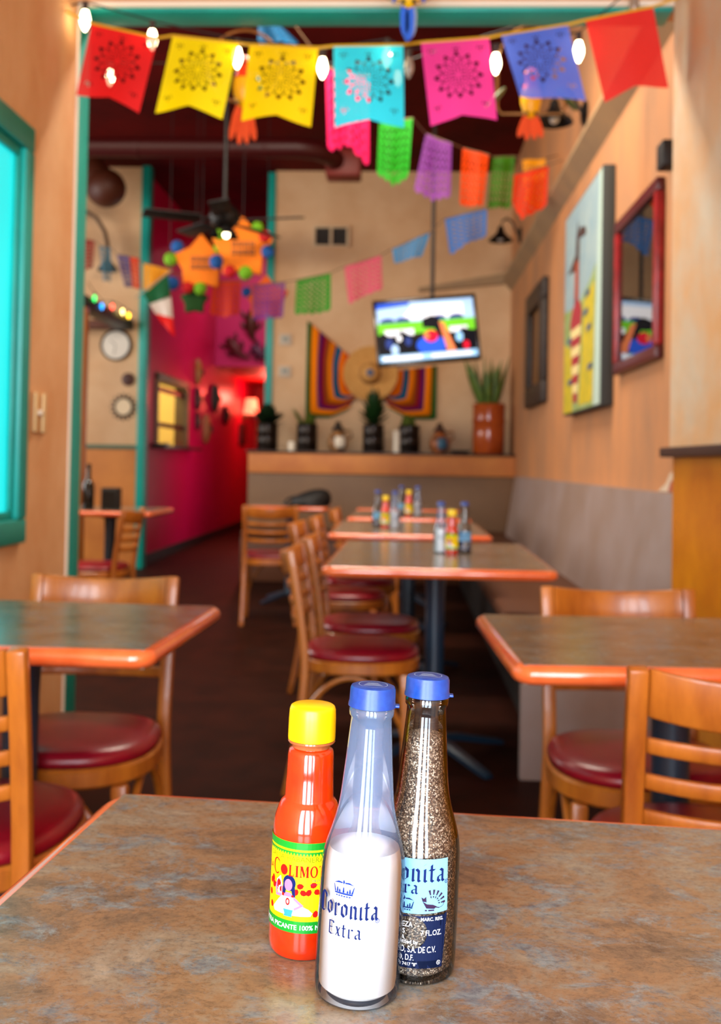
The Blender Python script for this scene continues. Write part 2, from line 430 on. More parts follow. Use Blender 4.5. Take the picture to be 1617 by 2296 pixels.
# hall lamp (red glow)
hl = thing('hall_lamp', 'glowing wall lamp over a dark frame in the red hallway', 'lamp', (HX, 16.7, 1.80))
MB().box(0, 0.03, -0.05, 0.05, -0.06, 0.06).build('backplate', M_BRONZE, hl, bevel=0.005)
MB().tube([(0.03, 0, 0), (0.12, 0, 0), (0.14, 0, 0.05)], 0.012).build('arm', M_BRONZE, hl)
MB().lathe([(0.05, 0.05), (0.13, 0.05), (0.09, 0.30), (0.06, 0.30)], 20, (0.14, 0, 0)).build('lamp_shade', mat('glowing_peach_shade', srgb(255, 150, 110), 0.5, emit=1.6), hl)
pt = bpy.data.lights.new('hall_lamp_bulb', 'POINT'); pt.energy = 38; pt.color = (1.0, 0.12, 0.08); pt.shadow_soft_size = 0.08
po = bpy.data.objects.new('hall_lamp_bulb', pt); COL.objects.link(po); po.location = (HX + 0.45, 16.4, 2.1)

# ================================================================== benches and ledge
bench = thing('bench', 'long grey vinyl wall bench along the picture wall', 'bench', (0, 0, 0))
MB().box(0.415, 0.95, 3.565, 3.598, 0.0, 0.45).build('end_panel', M_BENCH, bench, bevel=0.004)
MB().box(0.52, 0.95, 3.598, 9.13, 0.0, 0.40).build('bench_box', M_BLACK, bench)  # recessed base coloured black to stand in for its deep shade
bk = MB(); bk.prism([(0.90, 0.40), (XP - 0.001, 0.40), (XP - 0.001, 0.985), (0.985, 0.985)], 3.605, 9.13)
bk.build('backrest', M_BENCH, bench, smooth=False)
MB().box(0.43, 0.93, 3.60, 9.12, 0.40, 0.465).build('seat_pad', M_SEATV, bench, bevel=0.02)
b2 = thing('bench', 'brown grey wall bench below the plant ledge', 'bench', (0, 0, 0))
MB().box(-1.46, 1.03, 9.22, 9.62, 0.0, 0.40).build('bench_box', M_SEATV, b2, bevel=0.006)
MB().box(-1.46, 1.03, 9.60, 9.68, 0.40, 0.972).build('backrest', mat('taupe_vinyl', srgb(122, 92, 64), 0.55, col2=srgb(112, 84, 60), scale=2), b2, bevel=0.006)
MB().box(-1.45, 1.02, 9.16, 9.60, 0.40, 0.465).build('seat_pad', M_SEATV, b2, bevel=0.02)
ld = thing('plant_ledge', 'ochre plastered ledge with dark cap under the striped serape', 'ledge', (0, 0, 0))
MB().box(-1.46, XP - 0.002, 9.58, YB - 0.002, 0.974, 1.165).build('ledge_body', M_LEDGE, ld, bevel=0.008)
MB().box(-1.48, XP - 0.002, 9.56, YB - 0.002, 1.165, 1.185).build('ledge_cap', M_DARKWOOD, ld, bevel=0.004)


# ================================================================== tables
def table(w_, d_, loc, rz, label, group=None, twin=False):
    t = thing('dining_table', label, 'table', loc, rz, group)
    z1 = 0.75; th = 0.034; e = 0.018; rr = 0.022
    MB().box(-w_ / 2 + e, w_ / 2 - e, -d_ / 2 + e, d_ / 2 - e, z1 - th, z1).build('table_top', M_LAM, t)
    # bullnose edge swept round the top
    x, y = w_ / 2 - e, d_ / 2 - e
    path = []
    for cx, cy_, a0 in ((x - rr, y - rr, 0), (-x + rr, y - rr, 90), (-x + rr, -y + rr, 180), (x - rr, -y + rr, 270)):
        for k in range(7):
            a = R(a0 + 15 * k); path.append((cx + rr * math.cos(a), cy_ + rr * math.sin(a), z1 - th / 2))
    hh = th / 2
    sec = [(-0.004, -hh), (0, -hh)] + [(e * math.sin(R(q)) , -hh * math.cos(R(q))) for q in range(15, 180, 15)] + [(0, hh - 0.0004), (-0.004, hh - 0.0004)]
    mb = MB(); mb.sweep(path, sec, closed=True)
    # the sweep's sideways axis points outward for a counter-clockwise path
    mb.build('edge_band', M_EDGE, t, ang=60)
    cols = (0,) if not twin else (0,)
    for oy in cols:
        MB().lathe([(0.0, 0.716), (0.11, 0.716), (0.11, 0.704), (0.040, 0.690), (0.036, 0.60), (0.036, 0.10), (0.045, 0.06), (0.0, 0.06)], 24, (0, oy, 0)).build('column', M_IRON, t)
        for k in range(4):
            a = R(45 + 90 * k) if not twin else R(35 + 90 * k)
            L = 0.27 if not twin else 0.33
            path = [(math.cos(a) * s * L, oy + math.sin(a) * s * L, z) for s, z in ((0.08, 0.075), (0.35, 0.062), (0.7, 0.036), (0.93, 0.020), (1.0, 0.014))]
            MB().sweep(path, [(-0.024, -0.012), (0.024, -0.012), (0.024, 0.004), (0.014, 0.012), (-0.014, 0.012), (-0.024, 0.004)], scales=[1, 1, 0.9, 0.8, 0.6]).build('foot', M_IRON, t)
    return t


table(0.78, 0.66, (0.075, 0.665, 0), R(-4.8), 'speckled brown table with coral edge carrying the large sharp bottles')
table(0.70, 0.585, (-0.765, 2.055, 0), R(-2.2), 'speckled table with coral edge beside the turquoise window')
table(0.70, 0.60, (0.525, 2.02, 0), R(2.5), 'speckled table with coral edge beside the golden wood panel')
table(0.755, 1.13, (0.125, 3.82, 0), R(-0.6), 'long table with coral edge next to the end of the grey bench', twin=True)
table(0.775, 1.06, (0.035, 5.33, 0), 0, 'table with coral edge and bottles, second along the grey bench', twin=True)
table(0.76, 0.96, (0.04, 6.72, 0), 0, 'table with coral edge and bottles, third along the grey bench', twin=True)
table(0.76, 0.96, (0.04, 7.95, 0), 0, 'table with coral edge, bare, closest to the plant ledge', twin=True)
table(0.63, 0.72, (-0.865, 7.90, 0), 0, 'small table with a black bag on it near the magenta hall')
table(0.70, 0.66, (-1.92, 6.68, 0), 0, 'dark table with bottle and black box past the teal jamb')


# ================================================================== chairs
def make_chair(label):
    c = thing('dining_chair', label, 'chair')
    hx = 0.165

    def bow(u, depth=0.032): return -depth * (1 - (2 * u - 1) ** 2)
    for s in (-1, 1):   # back posts: rear leg and stile in one bent piece
        pts = []
        for q in range(15):
            z = 0.79 * q / 14
            y = -0.175 - 0.055 * max(0, (z - 0.42) / 0.37) ** 1.4 - 0.055 * max(0, (0.42 - z) / 0.42) ** 1.6
            x = s * (hx + 0.012 * max(0, (0.42 - z) / 0.42) + 0.004 * max(0, (z - .42) / .37))
            pts.append((x, y, z))
        MB().bar(pts, 0.030, 0.026, up=(0, 1, 0)).build('back_post', M_WOOD, c, bevel=0.005)

    def rail(z0, z1, th, dep, nm, y0, sag=0.004):
        mb = MB(); n = 15; vs = []
        for i in range(n):
            u = i / (n - 1); x = -hx + 0.012 + (2 * hx - 0.024) * u
            for z, lean in ((z0, 0), (z1, 1)):
                yb = y0(z) + bow(u, dep)
                top = z - sag * (1 - (2 * u - 1) ** 2)
                vs += [(x, yb - th / 2, top), (x, yb + th / 2, top)]
        fs = []
        for i in range(n - 1):
            a, b = i * 4, (i + 1) * 4
            fs += [(a, b, b + 1, a + 1), (a + 2, a + 3, b + 3, b + 2), (a, a + 2, b + 2, b), (a + 1, b + 1, b + 3, a + 3)]
        fs += [(0, 1, 3, 2), ((n - 1) * 4, (n - 1) * 4 + 2, (n - 1) * 4 + 3, (n - 1) * 4 + 1)]
        mb.add(vs, fs).build(nm, M_WOOD, c, bevel=0.005)
    yz = lambda z: -0.175 - 0.055 * max(0, (z - 0.42) / 0.37) ** 1.4
    rail(0.716, 0.790, 0.018, 0.046, 'top_rail', yz, 0.014)
    for z in (0.660, 0.605, 0.550): rail(z, z + 0.025, 0.016, 0.040, 'slat', yz, 0.006)

    def outline(k, s, n=40):
        out = []
        for i in range(n):
            a = 2 * PI * i / n; ca, sa = math.cos(a), math.sin(a)
            e = 0.62 if sa < 0 else 0.85
            x = 0.195 * math.copysign(abs(ca) ** e, ca); y = 0.195 * math.copysign(abs(sa) ** e, sa)
            if sa < 0: x *= 1 - 0.10 * (-sa)
            out.append((x * s, y * s + 0.005, k))
        return out

    def stack(levels):
        n = 40; vs = []; fs = []
        for z, s in levels: vs += outline(z, s)
        for j in range(len(levels) - 1):
            for i in range(n):
                k = (i + 1) % n; fs.append((j * n + i, j * n + k, (j + 1) * n + k, (j + 1) * n + i))
        fs.append(tuple(range(n))[::-1]); fs.append(tuple((len(levels) - 1) * n + i for i in range(n)))
        return MB().add(vs, fs)
    stack([(0.392, 0.86), (0.392, 0.97), (0.398, 1.0), (0.428, 1.0), (0.434, 0.97), (0.434, 0.86)]).build('seat_frame', M_WOOD, c)
    stack([(0.434, 0.955), (0.440, 0.985), (0.450, 0.985), (0.460, 0.955), (0.467, 0.87), (0.472, 0.70), (0.475, 0.4), (0.476, 0.15)]).build('cushion', M_CUSH, c, ang=70)
    for s in (-1, 1):
        pts = [(s * (0.150 + 0.018 * (1 - q / 6)), 0.150 + 0.014 * (1 - q / 6), 0.395 * q / 6) for q in range(7)]
        MB().bar(pts, 0.034, 0.034, up=(0, 1, 0)).build('leg', M_WOOD, c, bevel=0.007)
    for s in (-1, 1):   # bent-wood arches bracing seat and legs
        pts = [(s * 0.160, -0.205 + 0.36 * u, 0.16 + 0.22 * math.sin(PI * u) ** 0.6) for u in [i / 16 for i in range(17)]]
        MB().tube(pts, 0.009, 8).build('brace', M_WOOD, c)
    pts = [(-0.155 + 0.31 * u, 0.155, 0.16 + 0.22 * math.sin(PI * u) ** 0.6) for u in [i / 16 for i in range(17)]]
    MB().tube(pts, 0.009, 8).build('brace', M_WOOD, c)
    return c


chairs = [
    ((0.515, 1.745), 0, 'ladder-back chair pushed in at the table by the golden panel, back post facing the bottles'),
    ((0.520, 2.275), 180, 'chair facing the bottles across the table by the golden panel, grey bench behind'),
    ((-0.748, 1.765), 0, 'ladder-back chair at the window table, on the side of the bottles'),
    ((-0.735, 2.300), 180, 'chair at the window table in front of the teal jamb'),
    ((-0.135, 3.510), -90, 'chair side-on at the long table, beside the aisle next to the bottles'),
    ((-0.125, 4.060), -90, 'second chair side-on at the long table, towards the serape wall'),
    ((-0.275, 4.960), -92, 'wooden chair pulled out from the second bench table'),
    ((-0.230, 5.560), -90, 'wooden chair close in at the second bench table'),
    ((-0.190, 6.500), -90, 'wooden chair at the third bench table'),
    ((-0.890, 6.930), 6, 'wooden chair in front of the small table with the black bag'),
    ((-1.800, 5.960), 86, 'wooden chair seen past the teal jamb under the small clocks'),
]
proto = make_chair(chairs[0][2])
for i, ((x, y), a, lab) in enumerate(chairs):
    o = proto if i == 0 else copy_tree(proto)
    o.location = (x, y, 0); o.rotation_euler = (0, 0, R(a)); o['label'] = lab; o['group'] = 'ladder-back dining chairs'


# ================================================================== bottles
M_GLASS = glass_mat('clear_bottle_glass', (0.93, 0.96, 0.98, 1), base=0.03, edge=(0.62, 0.68, 0.78, 1))
M_DUSTY = glass_mat('salt_dusted_glass', (0.97, 0.985, 1.0, 1), base=0.02, edge=(0.70, 0.80, 0.95, 1), dust=0.15)
M_BLUECAP = mat('blue_plastic_cap', srgb(20, 62, 146), 0.3, col2=srgb(28, 74, 162), scale=200)
M_SALT = mat('white_salt', srgb(252, 252, 252), 0.9, spec=0.2)
M_NAVY = mat('navy_print', srgb(16, 32, 92), 0.75, spec=0.1)
M_NAVYPANEL = mat('navy_label_print', srgb(7, 24, 62), 0.6, spec=0.2)
M_SKYPANEL = mat('pale_blue_label_print', srgb(124, 182, 222), 0.6, spec=0.2)
M_WPRINT = mat('white_print', srgb(235, 240, 248), 0.75, spec=0.1)
M_YCAP = mat('yellow_plastic_cap', srgb(252, 212, 6), 0.3)
M_SAUCE = mat('orange_red_sauce', srgb(216, 54, 8), 0.12, col2=srgb(198, 40, 6), scale=30, coat=0.8)
M_YLAB = mat('yellow_label_paper', srgb(252, 232, 8), 0.5, spec=0.25)
M_GLAB = mat('green_label_print', srgb(14, 150, 40), 0.3)
M_RPRINT = mat('red_print', srgb(226, 22, 14), 0.75, spec=0.1)
M_OLIVE = mat('olive_print', srgb(128, 140, 10), 0.75, spec=0.1)


def pepper_mat():
    m = bpy.data.materials.new('ground_black_pepper'); m.use_nodes = True
    N = m.node_tree.nodes; L = m.node_tree.links; b = N['Principled BSDF']
    tc = N.new('ShaderNodeTexCoord'); vo = N.new('ShaderNodeTexVoronoi'); vo.inputs['Scale'].default_value = 1250
    L.new(tc.outputs['Object'], vo.inputs['Vector'])
    sp = N.new('ShaderNodeSeparateColor'); L.new(vo.outputs['Color'], sp.inputs[0])
    rp = N.new('ShaderNodeValToRGB'); e = rp.color_ramp.elements
    e[0].color = srgb(34, 24, 20); e[1].color = srgb(226, 204, 178)
    e[0].position = 0.1; e[1].position = 0.95
    for p, c in ((0.35, srgb(62, 46, 38)), (0.6, srgb(112, 88, 70)), (0.8, srgb(160, 134, 108))): e.new(p).color = c
    L.new(sp.outputs[0], rp.inputs[0]); L.new(rp.outputs[0], b.inputs['Base Color'])
    b.inputs['Roughness'].default_value = 0.75
    bp = N.new('ShaderNodeBump'); bp.inputs['Strength'].default_value = 0.6; bp.inputs['Distance'].default_value = 0.001
    L.new(vo.outputs['Distance'], bp.inputs['Height']); L.new(bp.outputs[0], b.inputs['Normal'])
    return m


M_PEPPER = pepper_mat()

# ---- flat lettering in (u, v) metres, bent round a bottle afterwards


class Flat:
    """flat polygons in u (along the arc) and v (height)"""

    def __init__(self): self.p = []

    def poly(self, pts): self.p.append([tuple(q) for q in pts]); return self

    def rect(self, a, b, c, d): return self.poly([(a, b), (c, b), (c, d), (a, d)])

    def xf(self, s, du, dv, sv=None, shear=0.0):
        f = Flat(); sv = sv or s
        f.p = [[(x * s + y * s * shear + du, y * sv + dv) for x, y in q] for q in self.p]; return f

    def join(self, o): self.p += o.p; return self

    def width(self): return max(x for q in self.p for x, y in q)

    def nib(self, pts, w=0.17, ang=40):
        a = R(ang); nx, ny = math.cos(a) * w / 2, math.sin(a) * w / 2
        for (x0, y0), (x1, y1) in zip(pts, pts[1:]):
            self.poly([(x0 - nx, y0 - ny), (x1 - nx, y1 - ny), (x1 + nx, y1 + ny), (x0 + nx, y0 + ny)])
        return self


def ell(cx, cy_, rx, ry, n=20, a0=0, a1=360):
    return [(cx + rx * math.cos(R(a0 + (a1 - a0) * i / n)), cy_ + ry * math.sin(R(a0 + (a1 - a0) * i / n))) for i in range(n + (a1 - a0 != 360))]


def ring(f, cx, cy_, rx, ry, tx, ty, a0=0, a1=360, n=24):
    o = ell(cx, cy_, rx, ry, n, a0, a1); q = ell(cx, cy_, rx - tx, ry - ty, n, a0, a1)
    m = len(o)
    for i in range(m if a1 - a0 == 360 else m - 1):
        j = (i + 1) % m; f.poly([o[i], o[j], q[j], q[i]])
    return f


def bent(name, flat, r_of, th0, lift, material, parent, step=0.0025):
    """bend flat polygons round the bottle axis; th0 is the bearing of u = 0 (0 faces -Y, positive towards +X)"""
    bm = bmesh.new()
    for q in flat.p:
        try: bm.faces.new([bm.verts.new((x, y, 0)) for x, y in q])
        except ValueError: pass
    u0 = min(v.co.x for v in bm.verts); u1 = max(v.co.x for v in bm.verts)
    k = math.floor(u0 / step) * step + step
    while k < u1:
        bmesh.ops.bisect_plane(bm, geom=bm.verts[:] + bm.edges[:] + bm.faces[:], plane_co=(k, 0, 0), plane_no=(1, 0, 0), dist=1e-7)
        k += step
    bmesh.ops.triangulate(bm, faces=bm.faces[:])
    for v in bm.verts:
        z = v.co.y; r = r_of(z) + lift; a = th0 + v.co.x / r_of(0.05)
        v.co = (r * math.sin(a), -r * math.cos(a), z)
    me = bpy.data.meshes.new(name); bm.to_mesh(me); bm.free(); me.materials.append(material)
    o = bpy.data.objects.new(name, me); COL.objects.link(o); o.parent = parent
    return o


def text_flat(s, size, u, v, align='LEFT', xs=1.0, bold=0.0):
    cu = bpy.data.curves.new('text', 'FONT'); cu.body = s; cu.size = size; cu.align_x = align; cu.offset = bold; cu.resolution_u = 3
    o = bpy.data.objects.new('text', cu); COL.objects.link(o)
    dg = bpy.context.evaluated_depsgraph_get(); me = bpy.data.meshes.new_from_object(o.evaluated_get(dg))
    f = Flat()
    for p in me.polygons: f.poly([(me.vertices[i].co.x * xs + u, me.vertices[i].co.y + v) for i in p.vertices])
    bpy.data.objects.remove(o); bpy.data.curves.remove(cu); bpy.data.meshes.remove(me)
    return f


# black-letter strokes, unit x-height, pen held at forty degrees
BL = {
    'C': ([[(0.55, 1.45), (0.25, 1.35), (0.10, 1.0), (0.10, 0.35), (0.25, 0.0), (0.62, -0.05), (0.80, 0.15)], [(0.42, 1.5), (0.42, 0.05)], [(0.55, 1.45), (0.85, 1.25), (0.85, 1.05)], [(0.28, 1.3), (0.28, 0.1)]], 1.0),
    'o': ([[(0.10, 0.80), (0.10, 0.22), (0.34, 0.02), (0.52, 0.20), (0.52, 0.78), (0.28, 0.98), (0.10, 0.80)]], 0.72),
    'r': ([[(0.02, 0.88), (0.14, 0.95), (0.14, 0.06), (0.24, 0.0)], [(0.16, 0.78), (0.36, 0.96), (0.50, 0.82)]], 0.60),
    'n': ([[(0.02, 0.88), (0.14, 0.95), (0.14, 0.06), (0.22, 0.0)], [(0.16, 0.78), (0.36, 0.96), (0.52, 0.80), (0.52, 0.08), (0.62, 0.0)]], 0.76),
    'i': ([[(0.02, 0.88), (0.14, 0.95), (0.14, 0.08), (0.26, 0.0)], [(0.10, 1.28), (0.18, 1.36)]], 0.40),
    't': ([[(0.16, 1.30), (0.16, 0.10), (0.30, 0.0), (0.42, 0.10)], [(0.0, 0.92), (0.38, 0.92)]], 0.50),
    'a': ([[(0.08, 0.82), (0.26, 0.97), (0.44, 0.84), (0.44, 0.10), (0.56, 0.0)], [(0.44, 0.52), (0.12, 0.42), (0.08, 0.15), (0.22, 0.0), (0.44, 0.16)]], 0.66),
    'E': ([[(0.10, 1.35), (0.10, 0.10), (0.35, -0.02), (0.62, 0.10)], [(0.02, 1.35), (0.50, 1.38), (0.58, 1.2)], [(0.10, 0.70), (0.44, 0.74)]], 0.72),
    'x': ([[(0.02, 0.90), (0.14, 0.92), (0.38, 0.05), (0.52, 0.05)], [(0.48, 0.95), (0.06, 0.0)]], 0.62),
}


def blackletter(s, h, u, v, w=0.17, track=0.05, xs=1.0):
    f = Flat(); x = 0
    for ch in s:
        st, adv = BL[ch]
        g = Flat()
        for p in st: g.nib(p, w)
        for q in g.p: f.p.append([((a + x) * h * xs + u, b * h + v) for a, b in q])
        x += adv + track
    return f


def crown(h, u, v):
    f = Flat()
    for k in range(6):   # bottom studs
        f.rect(0.30 + k * 0.24, 0.0, 0.46 + k * 0.24, 0.10)
    f.poly([(0.18, 0.20), (1.82, 0.20), (1.86, 0.32), (0.14, 0.32)])
    f.poly([(0.02, 0.95), (0.10, 0.90), (0.30, 0.34), (0.16, 0.34)]).poly([(1.98, 0.95), (1.90, 0.90), (1.70, 0.34), (1.84, 0.34)])
    for x, t in ((0.42, 0.66), (0.64, 0.52), (1.0, 0.74), (1.36, 0.52), (1.58, 0.66)):
        f.poly([(x - 0.08, 0.34), (x + 0.08, 0.34), (x + 0.05, t), (x, t + 0.1), (x - 0.05, t)])
    for sgn in (-1, 1):
        pts = [(1 + sgn * 0.10, 1.12), (1 + sgn * 0.5, 1.20), (1 + sgn * 0.98, 1.02)]
        f.poly([(1 + sgn * 0.98, 1.02), (1 + sgn * 0.5, 1.24), (1 + sgn * 0.12, 1.20), (1 + sgn * 0.12, 1.10), (1 + sgn * 0.5, 1.10)])
    f.poly([(1.0, 1.45), (1.09, 1.2), (1.0, 1.0), (0.91, 1.2)])
    return f.xf(h, u, v)


# Serif capitals for the sauce label, unit height
def serif(ch):
    f = Flat()
    if ch == 'L': f.rect(0.09, 0, 0.32, 1).rect(0, 0.94, 0.40, 1).rect(0, 0, 0.66, 0.08).poly([(0.58, 0.06), (0.66, 0), (0.70, 0.30), (0.66, 0.30)]); return f, 0.76
    if ch == 'I': f.rect(0.09, 0, 0.32, 1).rect(0, 0.94, 0.40, 1).rect(0, 0, 0.40, 0.06); return f, 0.48
    if ch == 'M':
        f.rect(0.08, 0, 0.19, 1).rect(0.76, 0, 0.99, 1).poly([(0.06, 1), (0.32, 1), (0.60, 0.16), (0.46, 0.0)]).poly([(0.84, 1), (0.50, 0.0), (0.46, 0.12), (0.78, 1)])
        f.rect(0, 0, 0.28, 0.06).rect(0.70, 0, 1.05, 0.06).rect(0, 0.94, 0.2, 1).rect(0.8, 0.94, 1.05, 1); return f, 1.12
    if ch == 'O': ring(f, 0.44, 0.5, 0.44, 0.52, 0.20, 0.09); return f, 0.96
    if ch == 'T': f.rect(0.32, 0, 0.55, 1).rect(0.04, 0.93, 0.83, 1).rect(0.24, 0, 0.63, 0.06).poly([(0.02, 1), (0.06, 0.72), (0.10, 0.94)]).poly([(0.85, 1), (0.81, 0.72), (0.77, 0.94)]); return f, 0.92
    if ch == 'A': f.poly([(0.06, 0), (0.13, 0), (0.46, 0.92), (0.42, 1)]).poly([(0.38, 1), (0.46, 1), (0.84, 0), (0.67, 0)]).rect(0.20, 0.30, 0.66, 0.36).rect(0, 0, 0.22, 0.05).rect(0.58, 0, 0.92, 0.05); return f, 0.96
    if ch == 'C': ring(f, 0.52, 0.5, 0.50, 0.54, 0.18, 0.08, 48, 312); f.poly([(0.84, 0.92), (0.90, 0.92), (0.90, 0.66), (0.86, 0.68)]); return f, 0.96
    return f, 0.3


CORONA_PROF = [(0.0245, 0.0), (0.0262, 0.002), (0.0266, 0.008), (0.0268, 0.045), (0.0264, 0.078), (0.0255, 0.086), (0.0234, 0.094), (0.0212, 0.101), (0.0192, 0.108), (0.0176, 0.115), (0.0166, 0.123), (0.0158, 0.132), (0.0149, 0.142), (0.0139, 0.155), (0.0131, 0.165), (0.0128, 0.1705), (0.0140, 0.172), (0.0142, 0.1755), (0.0130, 0.177), (0.0126, 0.186)]


def r_of_corona(z):
    for (r0, z0), (r1, z1) in zip(CORONA_PROF, CORONA_PROF[1:]):
        if z0 <= z <= z1: return r0 + (r1 - r0) * (z - z0) / max(z1 - z0, 1e-9)
    return 0.0266


def blue_cap(t):
    cap = MB().lathe([(0.0, 0.1905), (0.0118, 0.1905), (0.0136, 0.1898), (0.0143, 0.1880), (0.0145, 0.1805), (0.0150, 0.1790), (0.0151, 0.1775), (0.0143, 0.1772), (0.0135, 0.178), (0.0135, 0.189)], 48).build('cap', M_BLUECAP, t)
    MB().box(0.0140, 0.0172, -0.003, 0.003, 0.1775, 0.1790).build('cap_tab', M_BLUECAP, cap, bevel=0.0004)
    tf = text_flat('MADE IN MEXICO', 0.0024, 0, 0, 'CENTER')
    cm = MB()
    rg = Flat(); ring(rg, 0, 0, 0.0092, 0.0092, 0.0004, 0.0004, n=40)
    for k in range(5): rg.rect(-0.006 + 0.0006 * k, -0.0042 + 0.0019 * k, 0.0062 - 0.0008 * k, -0.0034 + 0.0019 * k)
    for q in rg.p: cm.add([(x, y, 0.1907) for x, y in q], [tuple(range(len(q)))])
    cm.build('cap_embossing', mat('pale_blue_emboss', srgb(150, 180, 226), 0.4), cap, smooth=False)


def corona_bottle(name, label, loc, lean, kind):
    t = thing(name, label, 'bottle', loc)
    t.rotation_euler = (0, R(lean), 0)
    MB().lathe([(0.0, 0.0035), (0.016, 0.0032), (0.0205, 0.0015), (0.0232, 0.0001)] + CORONA_PROF, 64).build('glass_body', M_DUSTY if kind == 'salt' else M_GLASS, t, ang=60)
    blue_cap(t)
    zt = 0.0905 if kind == 'salt' else 0.152
    prof = [(0.0, 0.0040), (0.0205, 0.0038), (0.0238, 0.0065), (0.0243, 0.0105)]
    prof += [(r - 0.0024, z) for r, z in CORONA_PROF if 0.012 < z < zt - 0.001]
    prof += [(r_of_corona(zt) - 0.0024, zt), (0.008, zt + 0.0015), (0.0, zt + 0.0018)]
    MB().lathe(prof, 48).build('salt' if kind == 'salt' else 'pepper', M_SALT if kind == 'salt' else M_PEPPER, t)
    return t


# salt bottle, standing in front
sb = corona_bottle('salt_bottle', 'clear beer bottle filled with white salt, blue cap, dark blue lettering', (-0.0240, 0.648, 0.7505), 2.2, 'salt')
th = R(-64)
fl = blackletter('Coronita', 0.0078, 0.0, 0.0555, w=0.23, xs=0.93)
bent('lettering', fl, r_of_corona, th, 0.0004, M_NAVY, sb)
bent('lettering', blackletter('Extra', 0.0056, 0.0098, 0.0438, w=0.18, xs=1.18), r_of_corona, th, 0.0004, M_NAVY, sb)
bent('crown_print', crown(0.0072, 0.0118, 0.0675), r_of_corona, th, 0.0004, mat('blue_print', srgb(14, 48, 142), 0.75, spec=0.1), sb)
rm = Flat(); ring(rm, 0.0408, 0.0548, 0.0013, 0.0013, 0.0003, 0.0003); rm.join(text_flat('R', 0.0018, 0.0408, 0.0542, 'CENTER'))
bent('registered_mark', rm, r_of_corona, th, 0.0004, MATS['blue_print'], sb)

# pepper bottle
pb = corona_bottle('pepper_bottle', 'clear beer bottle filled with ground black pepper, pale blue and navy label', (0.0122, 0.681, 0.7505), 1.9, 'pepper')
U0, U1 = -0.036, 0.0205
up = Flat().poly([(U0, 0.0445), (U1 - 0.0002, 0.0468), (U1 - 0.0012, 0.0800), (U0, 0.0800)])
bent('label_upper', up, r_of_corona, 0, 0.0003, M_SKYPANEL, pb)
disc = (-0.004, 0.034, 0.0105)
lo = Flat()
nseg = 24   # navy panel with a clear round window
cx_, cy_, rr_ = disc
for i in range(nseg):
    a0, a1 = 2 * PI * i / nseg, 2 * PI * (i + 1) / nseg

    def edge(a):
        dx, dy = math.cos(a), math.sin(a); ts = []
        if dx > 1e-6: ts.append((U1 - 0.0025 - cx_) / dx)
        if dx < -1e-6: ts.append((U0 - cx_) / dx)
        if dy > 1e-6: ts.append((0.0447 - cy_) / dy)
        if dy < -1e-6: ts.append((0.0118 - cy_) / dy)
        k = min(ts); return (cx_ + dx * k, cy_ + dy * k)
    if math.sin((a0 + a1) / 2) * rr_ + cy_ > 0.0447: pass
    p0, p1 = edge(a0), edge(a1)
    q0 = (cx_ + rr_ * math.cos(a0), min(cy_ + rr_ * math.sin(a0), 0.0446)); q1 = (cx_ + rr_ * math.cos(a1), min(cy_ + rr_ * math.sin(a1), 0.0446))
    lo.poly([q0, p0, p1, q1])
for x in (U0, U1 - 0.0025):
    pass
lo.rect(U1 - 0.0045, 0.0118, U1 - 0.0025, 0.0447).poly([(U1 - 0.0025, 0.0118), (U1 - 0.0003, 0.0460), (U1 - 0.0026, 0.0447)])
lo.rect(U1 - 0.006, 0.0118, U1 - 0.0025, 0.017).rect(U1 - 0.006, 0.038, U1 - 0.0025, 0.0447).rect(U0, 0.0118, U0 + 0.004, 0.0447).rect(-0.01, 0.0118, U1 - 0.0025, 0.0165)
bent('label_lower', lo, r_of_corona, 0, 0.0003, M_NAVYPANEL, pb)
bent('lettering', blackletter('Coronita', 0.0080, -0.0350, 0.0662, w=0.21, xs=1.14), r_of_corona, 0, 0.0006, M_NAVY, pb)
bent('lettering', blackletter('Extra', 0.0054, -0.0235, 0.0585, w=0.20, xs=1.30), r_of_corona, 0, 0.0006, M_NAVY, pb)
rm = Flat(); ring(rm, 0.0184, 0.0655, 0.0013, 0.0013, 0.0003, 0.0003); rm.join(text_flat('R', 0.0018, 0.0184, 0.0649, 'CENTER'))
bent('registered_mark', rm, r_of_corona, 0, 0.0006, M_NAVY, pb)
bent('crown_print', crown(0.0062, -0.0150, 0.0478), r_of_corona, 0, 0.0006, M_NAVY, pb)
gr = Flat()   # winged heraldic beast
gr.poly([(0, 0.55), (0.35, 0.35), (0.8, 0.30), (1.1, 0.15), (0.9, 0.0), (0.3, 0.05), (0.15, 0.3)]).poly([(0, 0.55), (-0.1, 0.85), (0.1, 0.75), (0.25, 0.9), (0.3, 0.5)])
for k in range(6):
    a = R(105 - 20 * k); c0 = (0.75, 0.35)
    for r0, r1 in ((0.45, 0.60), (0.68, 1.05)):
        gr.poly([(c0[0] + r0 * math.cos(a - .06), c0[1] + r0 * math.sin(a - .06)), (c0[0] + r1 * math.cos(a - .08), c0[1] + r1 * math.sin(a - .08)), (c0[0] + r1 * math.cos(a + .08), c0[1] + r1 * math.sin(a + .08)), (c0[0] + r0 * math.cos(a + .06), c0[1] + r0 * math.sin(a + .06))])
gr.nib([(1.0, 0.12), (1.3, 0.05), (1.6, 0.15), (1.7, 0.35), (1.6, 0.45)], 0.08)
gr.rect(0.2, -0.15, 0.35, -0.05).rect(0.45, -0.15, 0.9, -0.05)
bent('beast_print', gr.xf(0.0086, 0.0025, 0.0492), r_of_corona, 0, 0.0006, mat('purple_brown_print', srgb(52, 34, 64), 0.75, spec=0.1), pb)
wt = Flat()
